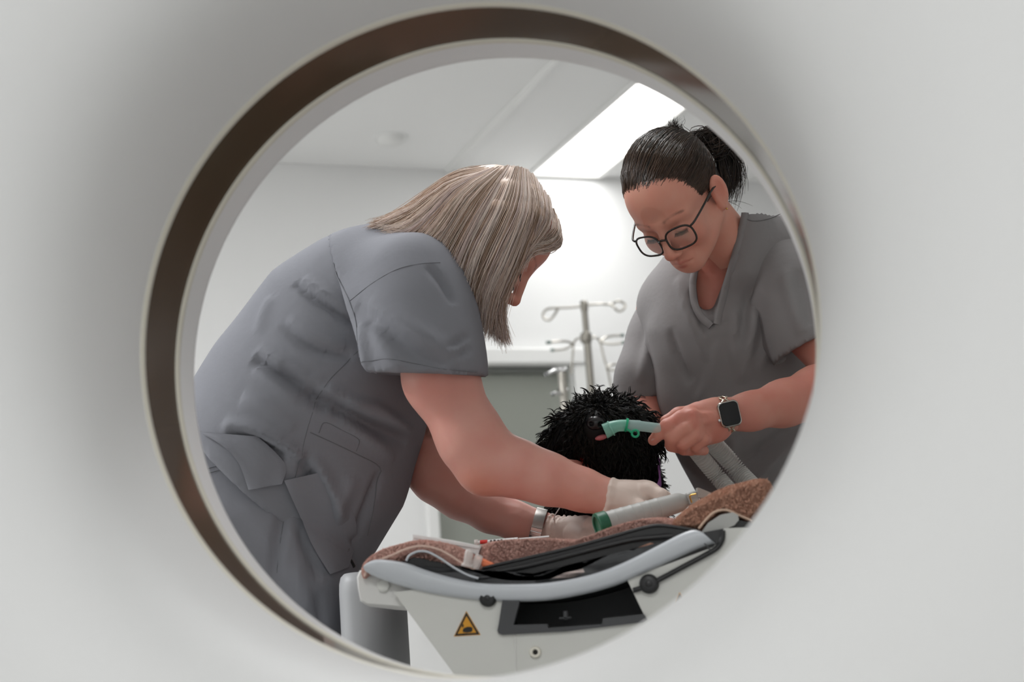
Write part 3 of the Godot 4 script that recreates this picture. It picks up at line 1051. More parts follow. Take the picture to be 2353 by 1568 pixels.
func instruments() -> void:
	# folded white paper packet
	var mb := MB.new()
	mb.prism([Vector3(-0.1875, 0.8825, -0.46), Vector3(-0.187, 0.8907, -0.46), Vector3(-0.1715, 0.8876, -0.46), Vector3(-0.1331, 0.8784, -0.46), Vector3(-0.0945, 0.867, -0.46), Vector3(-0.0973, 0.8614, -0.46), Vector3(-0.0995, 0.8552, -0.46), Vector3(-0.1093, 0.8601, -0.46), Vector3(-0.1212, 0.8605, -0.46), Vector3(-0.1339, 0.8668, -0.46), Vector3(-0.1573, 0.8746, -0.46)], Vector3(0, 0, -0.05))
	var pk := single("paper_packet", mb, M.paper, "white paper packet lying on the pink towel at the left", "packet")
	mb = MB.new()
	mb.prism([Vector3(-0.186, 0.8898, -0.458), Vector3(-0.0954, 0.8669, -0.458), Vector3(-0.0968, 0.8635, -0.458), Vector3(-0.1862, 0.8858, -0.458)], Vector3(0, 0, -0.002))
	part("folded_edge", mb, M.paper, pk)
	# clear plastic caps and an orange hub
	var clear := mat("clear_plastic", Color(0.93, 0.9, 0.88, 0.55), 0.3)
	clear.transparency = BaseMaterial3D.TRANSPARENCY_ALPHA
	mb = MB.new()
	mb.lathe([Vector2(0.0001, 0.014), Vector2(0.004, 0.0135), Vector2(0.0055, 0.01), Vector2(0.006, -0.004), Vector2(0.0085, -0.006), Vector2(0.0085, -0.009), Vector2(0.0001, -0.009)], Vector3(-0.1037, 0.8459, -0.405), Basis(Vector3(0.96, -0.2, 0.1), Vector3(0.2, 0.96, 0.05), Vector3(-0.1, 0, 1)).orthonormalized(), 20)
	single("plastic_vial", mb, clear, "small clear plastic vial standing on the pink towel", "vial")
	mb = MB.new()
	mb.lathe([Vector2(0.0001, 0.011), Vector2(0.005, 0.0105), Vector2(0.0058, 0.006), Vector2(0.0066, -0.008), Vector2(0.0001, -0.009)], Vector3(-0.0933, 0.8419, -0.41), Basis(Vector3(0.9, -0.4, 0), Vector3(0.4, 0.9, 0), Vector3.BACK).orthonormalized(), 20)
	single("plastic_vial", mb, clear, "clear plastic vial tilted beside the orange hub", "vial")
	mb = MB.new()
	mb.lathe([Vector2(0.0001, 0.018), Vector2(0.0035, 0.0175), Vector2(0.005, 0.01), Vector2(0.0075, -0.006), Vector2(0.0078, -0.012), Vector2(0.0001, -0.012)], Vector3(-0.0856, 0.8398, -0.425), Basis(Vector3(0.35, 0.93, 0), Vector3(0.93, -0.35, 0), Vector3.FORWARD).orthonormalized(), 20)
	single("orange_hub", mb, mat("orange_plastic", rgb(226, 118, 72), 0.45), "orange plastic hub tucked against the black board", "hub")
	# syringe with red marking
	var sy := thing("syringe", "thin syringe with a red band lying on the pink towel", "syringe", Vector3(-0.0903, 0.8828, -0.6))
	mb = MB.new()
	mb.tube([Vector3(-0.1237, 0.8838, -0.6), Vector3(-0.065, 0.8838, -0.6)], 0.0026, 12)
	part("barrel", mb, M.paper, sy)
	mb = MB.new()
	mb.tube([Vector3(-0.1193, 0.8841, -0.6), Vector3(-0.1085, 0.8838, -0.6)], 0.0029, 12)
	part("red_band", mb, mat("red_print", rgb(206, 48, 40), 0.5), sy)
	mb = MB.new()
	for x in [Vector3(-0.1031, 0.8838, -0.598), Vector3(-0.0981, 0.884, -0.598), Vector3(-0.0924, 0.8835, -0.598), Vector3(-0.088, 0.8837, -0.598)]:
		mb.box(x, Vector3(0.003, 0.0034, 0.003))
	part("marking", mb, M.print_black, sy)
	mb = MB.new()
	mb.lathe([Vector2(0.0001, 0.003), Vector2(0.0045, 0.003), Vector2(0.0045, -0.002), Vector2(0.0001, -0.002)], Vector3(-0.1244, 0.8839, -0.6), Basis(Vector3(0, 1, 0), Vector3(-1, 0.08, 0), Vector3.BACK).orthonormalized(), 12)
	part("flange", mb, clear, sy)
	mb = MB.new()
	mb.tube([Vector3(-0.0713, 0.8837, -0.6), Vector3(-0.0198, 0.8836, -0.6)], 0.0014, 8)
	part("needle_cover", mb, M.paper, sy)
	# grey tube with a green end ring
	var gt := thing("scope_handle", "ridged light grey plastic tube with a dark green end ring lying on the towel", "tube", Vector3(0.1092, 0.9016, -0.6244))
	var a := Vector3(0.0544, 0.8933, -0.6081)
	var b := Vector3(0.1779, 0.9239, -0.6604)
	var ay := (b - a).normalized()
	var bs := Basis(ay.cross(Vector3.UP).normalized(), ay, ay.cross(Vector3.UP).normalized().cross(ay))
	var ln := a.distance_to(b)
	var prof := [Vector2(0.0178, 0.0)]
	for k in 6:
		var y := 0.022 + 0.0135 * k
		var r := 0.0178 - 0.0035 * y / ln
		prof += [Vector2(r, y - 0.0013), Vector2(r + 0.0005, y - 0.0006), Vector2(r + 0.0005, y + 0.0006), Vector2(r, y + 0.0013)]
	prof += [Vector2(0.0146, ln - 0.026), Vector2(0.0142, ln - 0.014), Vector2(0.0125, ln - 0.009), Vector2(0.0088, ln - 0.002), Vector2(0.0085, ln + 0.012), Vector2(0.0001, ln + 0.012)]
	mb = MB.new()
	mb.lathe(prof, a, bs, 40)
	part("tube_body", mb, M.tube_grey, gt)
	mb = MB.new()
	mb.lathe([Vector2(0.0148, -0.006), Vector2(0.019, -0.0055), Vector2(0.0195, -0.004), Vector2(0.0195, 0.0085), Vector2(0.019, 0.0098), Vector2(0.0165, 0.01)], a, bs, 40, Color.WHITE)
	mb.lathe([Vector2(0.0001, -0.003), Vector2(0.015, -0.003), Vector2(0.0148, -0.006)], a, bs, 32)
	part("green_ring", mb, M.green, gt)
	mb = MB.new()
	var hb := Basis(ay, bs.z, bs.x)
	mb.box(Vector3(0.1845, 0.9248, -0.656), Vector3(0.016, 0.019, 0.018), hb, 0.002)
	var lk := part("latch_block", mb, M.tube_grey, gt)
	mb = MB.new()
	mb.tube([Vector3(0.1824, 0.927, -0.6377), Vector3(0.1857, 0.9286, -0.6378), Vector3(0.192, 0.9293, -0.6385)], 0.0012, 6)
	mb.tube([Vector3(0.1824, 0.927, -0.6377), Vector3(0.1837, 0.9213, -0.6391), Vector3(0.1846, 0.9176, -0.64)], 0.0013, 6)
	part("clip", mb, M.brass, lk)
	mb = MB.new()
	mb.prism([Vector3(0.1901, 0.925, -0.6567), Vector3(0.1916, 0.9391, -0.654), Vector3(0.1947, 0.9382, -0.6546), Vector3(0.2089, 0.931, -0.6581), Vector3(0.2155, 0.9231, -0.6607)], ay.cross(Vector3.UP).normalized() * 0.008)
	part("fin", mb, M.tube_grey, gt)
	# breathing circuit
	var bc := thing("breathing_circuit", "breathing tube with teal elbow at the dog's muzzle and two clear corrugated hoses", "breathing tube", Vector3(0.1321, 1.0464, -0.7519))
	var teal := mat("teal_plastic", Color(0.60, 0.86, 0.78, 0.62), 0.3)
	teal.transparency = BaseMaterial3D.TRANSPARENCY_ALPHA
	var milky := mat("milky_plastic", Color(0.76, 0.88, 0.86, 0.5), 0.3)
	milky.transparency = BaseMaterial3D.TRANSPARENCY_ALPHA
	var clear2 := mat("clear_hose", Color(0.86, 0.86, 0.84, 0.62), 0.3)
	clear2.transparency = BaseMaterial3D.TRANSPARENCY_ALPHA
	mb = MB.new()
	mb.tube(curve([Vector3(0.0597, 1.0465, -0.7365), Vector3(0.0658, 1.0486, -0.7369), Vector3(0.074, 1.0519, -0.7374), Vector3(0.0834, 1.0532, -0.7384), Vector3(0.0944, 1.0524, -0.7402)], 16), [0.0118, 0.0118, 0.0116, 0.0114, 0.0113, 0.0112, 0.0108, 0.0102, 0.0098, 0.0095, 0.0092, 0.009, 0.009, 0.009, 0.009, 0.009, 0.009], 24)
	part("elbow", mb, teal, bc)
	mb = MB.new()
	mb.tube([Vector3(0.0693, 1.0496, -0.7367), Vector3(0.0713, 1.0504, -0.7368)], 0.0124, 24)
	part("elbow_collar", mb, teal, bc)
	mb = MB.new()
	mb.tube([Vector3(0.0938, 1.0524, -0.7401), Vector3(0.1132, 1.0505, -0.7443), Vector3(0.1145, 1.0504, -0.7445), Vector3(0.1451, 1.0447, -0.7541), Vector3(0.1701, 1.0377, -0.7694)], [0.009, 0.0088, 0.0078, 0.0078, 0.0075], 24)
	part("connector", mb, milky, bc)
	mb = MB.new()
	mb.tube([Vector3(0.092, 1.0537, -0.7385), Vector3(0.0952, 1.0528, -0.7392)], 0.0104, 20)
	mb.tube(curve([Vector3(0.094, 1.0458, -0.7312), Vector3(0.0982, 1.0429, -0.7324), Vector3(0.1018, 1.0394, -0.7336)], 6), 0.0018, 8)
	var loop := []
	for k in 17:
		var an := TAU * k / 16
		loop.append(Vector3(0.1063, 1.0384, -0.7345) + (Vector3(cos(an), sin(an), 0)) * 0.0052)
	mb.tube(loop, 0.0019, 8, Color.WHITE, false)
	part("port_cap", mb, mat("green_cap", rgb(22, 168, 120), 0.35), bc)
	for hz in [[[Vector3(0.1689, 1.042, -0.7993), Vector3(0.1836, 1.0276, -0.8148), Vector3(0.1987, 1.0063, -0.842), Vector3(0.2207, 0.975, -0.862), Vector3(0.2417, 0.9422, -0.841), Vector3(0.2501, 0.9171, -0.7958)], 0.0102, 0.0134], [[Vector3(0.1755, 1.0516, -0.8189), Vector3(0.2071, 1.0386, -0.8467), Vector3(0.2311, 1.0144, -0.8758), Vector3(0.255, 0.9814, -0.8862), Vector3(0.2791, 0.9481, -0.8656), Vector3(0.2931, 0.9199, -0.8323)], 0.0112, 0.0147]]:
		var path := curve(hz[0], 60)
		var ln2 := 0.0
		for k in 60:
			ln2 += path[k].distance_to(path[k + 1])
		var cyc := int(ln2 / 0.0046)
		path = curve(hz[0], cyc * 4)
		var rad := []
		for k in path.size():
			rad.append([hz[1], hz[2], hz[2], hz[1]][k % 4])
		mb = MB.new()
		mb.tube(path, rad, 20, Color.WHITE, false)
		part("corrugated_hose", mb, clear2, bc)

# ---------- infusion stands at the back wall ----------
func background() -> void:
	var tip := mat("green_tip", rgb(70, 96, 90), 0.6)
	var d := thing("infusion_stand", "tall steel drip stand with looped hooks in front of the window", "drip stand", Vector3(Vector3(-0.2166, 1.889, -3.5377).x, 0, Vector3(-0.2166, 1.889, -3.5377).z))
	var x := d.position.x
	var z := d.position.z
	var top := Vector3(-0.2166, 1.889, -3.5377)
	var mb := MB.new()
	mb.tube([top, Vector3(x, 1.78, z)], 0.0105, 16)
	mb.tube([Vector3(x, 1.79, z), Vector3(x, 0.05, z)], 0.0125, 16)
	part("pole", mb, M.steel_dull, d)
	mb = MB.new()
	mb.lathe([Vector2(0.0001, 0.012), Vector2(0.012, 0.011), Vector2(0.013, 0.0), Vector2(0.013, -0.02), Vector2(0.0105, -0.022)], top, Basis.IDENTITY, 20)
	part("top_cap", mb, M.steel_dull, d)
	mb = MB.new()
	mb.lathe([Vector2(0.013, 0.02), Vector2(0.019, 0.014), Vector2(0.019, -0.012), Vector2(0.013, -0.016)], Vector3(-0.2188, 1.7729, -3.536), Basis.IDENTITY, 20)
	part("clamp_ring", mb, M.steel_dull, d)
	for pts in [[Vector3(-0.2201, 1.8836, -3.5383), Vector3(-0.2634, 1.8825, -3.5324), Vector3(-0.3036, 1.8841, -3.5264), Vector3(-0.3384, 1.8824, -3.5219), Vector3(-0.3532, 1.8657, -3.513), Vector3(-0.3494, 1.8476, -3.507), Vector3(-0.3341, 1.8422, -3.5103), Vector3(-0.3197, 1.856, -3.5197), Vector3(-0.3024, 1.8826, -3.5269)], [Vector3(-0.2141, 1.886, -3.5387), Vector3(-0.1693, 1.8869, -3.5448), Vector3(-0.1302, 1.8848, -3.5611), Vector3(-0.1046, 1.8943, -3.5627), Vector3(-0.0829, 1.8813, -3.5686), Vector3(-0.0882, 1.8638, -3.5612), Vector3(-0.1046, 1.8579, -3.5601), Vector3(-0.1177, 1.8703, -3.5556), Vector3(-0.1287, 1.8847, -3.5614)]]:
		mb = MB.new()
		mb.tube(curve(pts, 48), 0.0042, 10)
		part("hook", mb, M.steel, d)
	for pts in [[Vector3(-0.219, 1.7715, -3.5363), Vector3(-0.243, 1.7747, -3.5322), Vector3(-0.2602, 1.7618, -3.5325), Vector3(-0.2687, 1.716, -3.5358), Vector3(-0.2792, 1.6583, -3.5361)], [Vector3(-0.2187, 1.7743, -3.5357), Vector3(-0.1886, 1.7735, -3.5402), Vector3(-0.1745, 1.7583, -3.5454), Vector3(-0.1669, 1.7066, -3.5418), Vector3(-0.1577, 1.6617, -3.5423), Vector3(-0.1487, 1.6027, -3.5457), Vector3(-0.1293, 1.5971, -3.5496)]]:
		mb = MB.new()
		mb.tube(curve(pts, 30), 0.0038, 10)
		part("basket_wire", mb, M.steel, d)
	for pts in [[Vector3(-0.262, 1.7577, -3.5331), Vector3(-0.2782, 1.7631, -3.5142), Vector3(-0.3043, 1.7626, -3.49), Vector3(-0.3434, 1.7574, -3.4649)], [Vector3(-0.262, 1.7577, -3.5331), Vector3(-0.2834, 1.7493, -3.5473), Vector3(-0.3093, 1.7474, -3.5544), Vector3(-0.3421, 1.7503, -3.5594)], [Vector3(-0.1743, 1.7597, -3.5451), Vector3(-0.1557, 1.774, -3.5602), Vector3(-0.1309, 1.7818, -3.5827), Vector3(-0.097, 1.7827, -3.5976)], [Vector3(-0.1743, 1.7597, -3.5451), Vector3(-0.1554, 1.7483, -3.5347), Vector3(-0.1292, 1.743, -3.5292), Vector3(-0.0854, 1.7435, -3.525)], [Vector3(-0.16, 1.6675, -3.5407), Vector3(-0.1441, 1.678, -3.5511), Vector3(-0.1163, 1.6791, -3.5651), Vector3(-0.0808, 1.6765, -3.5707)], [Vector3(-0.1603, 1.6647, -3.5413), Vector3(-0.1365, 1.6551, -3.526), Vector3(-0.1074, 1.6526, -3.5204), Vector3(-0.079, 1.6533, -3.5242)]]:
		mb = MB.new()
		mb.tube(curve(pts, 16), 0.004, 10)
		var pr := part("prong", mb, M.steel, d)
		mb = MB.new()
		var e: Vector3 = pts[3]
		mb.tube([e.lerp(pts[2], 0.35), e], 0.0052, 10)
		part("prong_tip", mb, tip, pr)
	mb = MB.new()
	for k in 5:
		var an := TAU * k / 5
		mb.tube([Vector3(x, 0.09, z), Vector3(x + cos(an) * 0.25, 0.05, z + sin(an) * 0.25)], 0.012, 8)
		mb.ball(Vector3(x + cos(an) * 0.25, 0.026, z + sin(an) * 0.25), Vector3(0.02, 0.026, 0.02))
	part("wheel_base", mb, M.dark_grey, d)
	# shorter stand
	var s := thing("infusion_stand", "shorter steel drip stand with small chrome hooks before the grey window glass", "drip stand", Vector3(Vector3(-0.2353, 1.5345, -2.8669).x, 0, Vector3(-0.2353, 1.5345, -2.8669).z))
	x = s.position.x
	z = s.position.z
	mb = MB.new()
	mb.tube([Vector3(-0.2348, 1.5394, -2.8659), Vector3(x, 0.05, z)], 0.0125, 16)
	part("pole", mb, M.steel, s)
	for pts in [[Vector3(-0.236, 1.5395, -2.8657), Vector3(-0.2528, 1.5452, -2.8518), Vector3(-0.2672, 1.5366, -2.831), Vector3(-0.2788, 1.5308, -2.8202)], [Vector3(-0.2357, 1.5432, -2.865), Vector3(-0.2226, 1.5484, -2.8657), Vector3(-0.2344, 1.5553, -2.8832), Vector3(-0.2732, 1.5574, -2.8876)], [Vector3(-0.237, 1.4823, -2.8673), Vector3(-0.2449, 1.4772, -2.8466), Vector3(-0.2536, 1.4762, -2.8353), Vector3(-0.2624, 1.474, -2.8242)], [Vector3(-0.2368, 1.4848, -2.8668), Vector3(-0.2239, 1.4887, -2.8678), Vector3(-0.2343, 1.4965, -2.8853), Vector3(-0.2507, 1.4956, -2.8935)]]:
		mb = MB.new()
		mb.tube(curve(pts, 12), 0.0055, 10)
		var pr := part("hook", mb, M.chrome, s)
		mb = MB.new()
		mb.tube([pts[3].lerp(pts[2], 0.3), pts[3]], 0.0062, 10)
		part("hook_tip", mb, M.dark_grey, pr)
	mb = MB.new()
	for k in 5:
		var an := TAU * k / 5 + 0.4
		mb.tube([Vector3(x, 0.09, z), Vector3(x + cos(an) * 0.22, 0.05, z + sin(an) * 0.22)], 0.012, 8)
		mb.ball(Vector3(x + cos(an) * 0.22, 0.026, z + sin(an) * 0.22), Vector3(0.02, 0.026, 0.02))
	part("wheel_base", mb, M.dark_grey, s)

# ---------- people ----------
var facing := Vector3(-0.1372, 0.204, -0.9693)   # from the near side of a garment inwards, for laying folds and seams on it

var folds := []   # folds of the garment in hand: [points, low corner, high corner, height, width]

func ridge(f: Field, pts: Array, amp: float, w: float, steps := 12) -> void:   # a raised fold of cloth; amp below zero is a crease
	var p := curve(pts, steps)
	var ww := w * 0.9
	var lo: Vector3 = Vector3.INF
	var hi: Vector3 = -Vector3.INF
	for k in p.size():
		p[k] = f.hit(p[k], facing)
		lo = lo.min(p[k])
		hi = hi.max(p[k])
	for pass_ in 2:
		for k in range(1, p.size() - 1):
			p[k] = p[k] * 0.5 + (p[k - 1] + p[k + 1]) * 0.25
	var e := Vector3.ONE * ww * 2.6
	folds.append([p, lo - e, hi + e, amp, ww])

func lift_at(p: Vector3) -> float:
	var sum := 0.0
	for d in folds:
		if p.x < d[1].x or p.y < d[1].y or p.z < d[1].z or p.x > d[2].x or p.y > d[2].y or p.z > d[2].z:
			continue
		var pts: Array = d[0]
		var best := 1.0
		var along := 0.0
		var n := pts.size() - 1
		for k in n:
			var a: Vector3 = pts[k]
			var ba: Vector3 = pts[k + 1] - a
			var t := clampf((p - a).dot(ba) / maxf(ba.length_squared(), 1e-9), 0.0, 1.0)
			var q := (p - a - ba * t).length_squared()
			if q < best:
				best = q
				along = (k + t) / n
		var w: float = d[4]
		sum += d[3] * 2.2 * exp(-best / (w * w)) * sqrt(maxf(sin(PI * along), 0.0))
	return sum

func crease(mb: MB, from: int) -> void:   # push the cloth in and out along its folds
	var nrm := mb.normals()
	for k in range(from, mb.v.size()):
		var s := lift_at(mb.v[k])
		if s != 0.0:
			mb.v[k] += nrm[k] * s

func seam(f: Field, pts: Array, parent: Node3D, m: Material, r := 0.0009, steps := 24, over: Field = null) -> void:
	var p := curve(pts, steps)
	for k in p.size():
		var q := f.hit(p[k], facing)
		var n := f.slope(q)
		if over:
			var q2 := over.hit(p[k], facing)
			if (q2 - q).dot(facing) < 0.0:
				q = q2
				n = over.slope(q2)
		p[k] = q + n * lift_at(q)
	var mb := MB.new()
	mb.tube(p, r, 5)
	part("seam", mb, m, parent)

func paint(mb: MB, from: int, spots: Array) -> void:   # spots: [centre, radius, colour, strength]
	var lo: Vector3 = Vector3.INF
	var hi: Vector3 = -Vector3.INF
	for s in spots:
		lo = lo.min(s[0] - Vector3.ONE * s[1])
		hi = hi.max(s[0] + Vector3.ONE * s[1])
	var box := AABB(lo, hi - lo)
	var near := PackedInt32Array()
	for k in range(from, mb.v.size()):
		if box.has_point(mb.v[k]):
			near.append(k)
	for s in spots:
		var at: Vector3 = s[0]
		var r: float = s[1]
		var col: Color = s[2]
		for k in near:
			var d := mb.v[k].distance_to(at)
			if d < r:
				var e := d / r
				mb.c[k] = mb.c[k].lerp(col, s[3] * (1.0 - e * e * (3.0 - 2.0 * e)))

func flush(mb: MB, from: int, seed_: int, other: Color, much: float) -> void:   # blotches in the skin
	var n := FastNoiseLite.new()
	n.seed = seed_
	n.frequency = 14.0
	for k in range(from, mb.v.size()):
		mb.c[k] = mb.c[k].lerp(other, clampf(n.get_noise_3dv(mb.v[k]) * 1.2 + 0.35, 0.0, 1.0) * much)

# a head in its own axes: x to its left, y up, z forward; about 0.23 m tall
func head_field(cell: float, jaw := 1.0, lift := 0.0) -> Field:
	var f := Field.new(Vector3(-0.1, -0.17, -0.13), Vector3(0.1, 0.15, 0.135), cell)
	f.egg(Vector3(0, 0.042, -0.014), Vector3(0.073, 0.086, 0.094))
	f.egg(Vector3(0, 0.035, 0.036), Vector3(0.061, 0.062, 0.052), 0.03)
	f.egg(Vector3(0, -0.035, 0.036), Vector3(0.056 * jaw, 0.062, 0.05), 0.03)
	for s in [-1.0, 1.0]:
		f.cone(Vector3(s * 0.05 * jaw, -0.045, 0.0), Vector3(s * 0.012, -0.097 + lift, 0.066), 0.019, 0.014, 0.03)
		f.egg(Vector3(s * 0.036, -0.026, 0.062), Vector3(0.024, 0.024, 0.024), 0.02)
		f.cone(Vector3(s * 0.012, 0.02, 0.082), Vector3(s * 0.046, 0.016, 0.066), 0.009, 0.008, 0.014)
	f.egg(Vector3(0, -0.098 + lift, 0.072), Vector3(0.018, 0.014, 0.014), 0.016)
	f.egg(Vector3(0, -0.066, 0.08), Vector3(0.026, 0.022, 0.016), 0.016)
	for s in [-1.0, 1.0]:
		f.egg(Vector3(s * 0.031, -0.003, 0.094), Vector3(0.018, 0.012, 0.013), 0.012, Basis.IDENTITY, true)
		f.egg(Vector3(s * 0.031, -0.004, 0.074), Vector3(0.0145, 0.0125, 0.0125), 0.004)
	f.cone(Vector3(0, 0.012, 0.086), Vector3(0, -0.034, 0.109), 0.0075, 0.0088, 0.01)
	f.egg(Vector3(0, -0.037, 0.109), Vector3(0.0105, 0.009, 0.0095), 0.006)
	for s in [-1.0, 1.0]:
		f.egg(Vector3(s * 0.011, -0.041, 0.099), Vector3(0.0075, 0.0065, 0.0095), 0.006)
		f.egg(Vector3(s * 0.006, -0.048, 0.103), Vector3(0.0032, 0.0036, 0.0045), 0.002, Basis.IDENTITY, true)
	# lips
	f.cone(Vector3(-0.018, -0.067, 0.088), Vector3(0, -0.0635, 0.0955), 0.0035, 0.0055, 0.004)
	f.cone(Vector3(0.018, -0.067, 0.088), Vector3(0, -0.0635, 0.0955), 0.0035, 0.0055, 0.004)
	f.cone(Vector3(-0.014, -0.0735, 0.0885), Vector3(0.014, -0.0735, 0.0885), 0.0055, 0.0055, 0.005)
	f.cone(Vector3(-0.022, -0.069, 0.09), Vector3(0, -0.0685, 0.103), 0.0018, 0.0022, 0.002, Vector3.ZERO, 1.0, true)
	f.cone(Vector3(0.022, -0.069, 0.09), Vector3(0, -0.0685, 0.103), 0.0018, 0.0022, 0.002, Vector3.ZERO, 1.0, true)
	# ears
	for s in [-1.0, 1.0]:
		var eb := Basis(Vector3.UP, s * -0.45) * Basis(Vector3.RIGHT, -0.2)
		f.egg(Vector3(s * 0.08, -0.008, -0.012), Vector3(0.009, 0.031, 0.018), 0.006, eb)
		f.egg(Vector3(s * 0.075, -0.034, -0.004), Vector3(0.007, 0.011, 0.009), 0.006)
		f.egg(Vector3(s * 0.0885, -0.003, -0.006), Vector3(0.0075, 0.022, 0.0115), 0.002, eb, true)
		f.egg(Vector3(s * 0.0855, -0.015, -0.002), Vector3(0.006, 0.01, 0.008), 0.003, eb, true)
	f.cone(Vector3(0, -0.03, -0.035), Vector3(0, -0.16, -0.055), 0.053, 0.052, 0.025)
	return f

func add_head(mb: MB, x: Transform3D, skin: Color, cell: float, lip: Color, brow: Color, lid: Color, lift := 0.0) -> Field:
	var f := head_field(cell, 1.0, lift)
	var s := mb.v.size()
	f.net(mb, skin)
	flush(mb, s, 5, Color(skin.r * 1.02, skin.g * 0.72, skin.b * 0.68), 0.35)
	var red := Color(skin.r * 0.95, skin.g * 0.62, skin.b * 0.58)
	paint(mb, s, [[Vector3(0.042, -0.03, 0.075), 0.035, red, 0.45], [Vector3(-0.042, -0.03, 0.075), 0.035, red, 0.45], [Vector3(0, -0.04, 0.115), 0.02, red, 0.4], [Vector3(0.088, 0.0, -0.01), 0.04, red, 0.5], [Vector3(-0.088, 0.0, -0.01), 0.04, red, 0.5]])
	var dots := []
	for e in [-1.0, 1.0]:
		for k in 22:
			var u := k / 21.0
			dots.append([Vector3(e * lerpf(0.016, 0.051, u), 0.0205 + 0.0075 * sin(PI * (0.1 + 0.75 * u)), 0.0935 - 0.0215 * u * u), lerpf(0.005, 0.004, u), brow, 0.5])
		for k in 18:
			var u := k / 17.0
			dots.append([Vector3(e * lerpf(0.019, 0.044, u), -0.0092 + 0.0016 * absf(u - 0.5), 0.0868 - 0.0055 * u * u), 0.0036, brow, 0.5])
		dots.append([Vector3(e * 0.031, 0.004, 0.087), 0.012, lid, 0.3])
	for k in 15:
		var u := k / 7.0 - 1.0
		var back := 0.0105 * u * u
		dots.append([Vector3(u * 0.019, -0.0632 - 0.0035 * u * u, 0.1 - back), lerpf(0.0058, 0.0035, absf(u)), lip, 0.5])
		dots.append([Vector3(u * 0.017, -0.0745 + 0.004 * u * u, 0.0965 - back), lerpf(0.0062, 0.0035, absf(u)), lip, 0.5])
	paint(mb, s, dots)
	for k in range(s, mb.v.size()):
		mb.v[k] = x * mb.v[k]
	return f

func lashes(x: Transform3D, parent: Node3D, m: Material) -> void:
	for e in [-1.0, 1.0]:
		var mb := MB.new()
		mb.colored = true
		for k in 22:
			var u := float(k) / 21
			var p := Vector3(e * (0.0195 + 0.023 * u), -0.0095 + 0.002 * absf(u - 0.5), 0.0862 - 0.005 * u * u)
			var tip := p + Vector3(e * (u - 0.35) * 0.006, -0.004, 0.007)
			mb.tube([x * p, x * p.lerp(tip, 0.6) + x.basis * Vector3(0, -0.0006, 0), x * tip], [0.0004, 0.00035, 0.0001], 3, lin(24, 18, 14), false)
		part("eyelashes", mb, m, parent)

func strand(mb: MB, p: Array, r: float, a: Color, b: Color, sides := 3) -> void:
	var n := p.size()
	var rad := []
	var cols := []
	for k in n:
		var u := float(k) / (n - 1)
		rad.append(r * (1.0 - 0.75 * u * u))
		cols.append(a.lerp(b, u))
	mb.tube(p, rad, sides, a, false, cols)

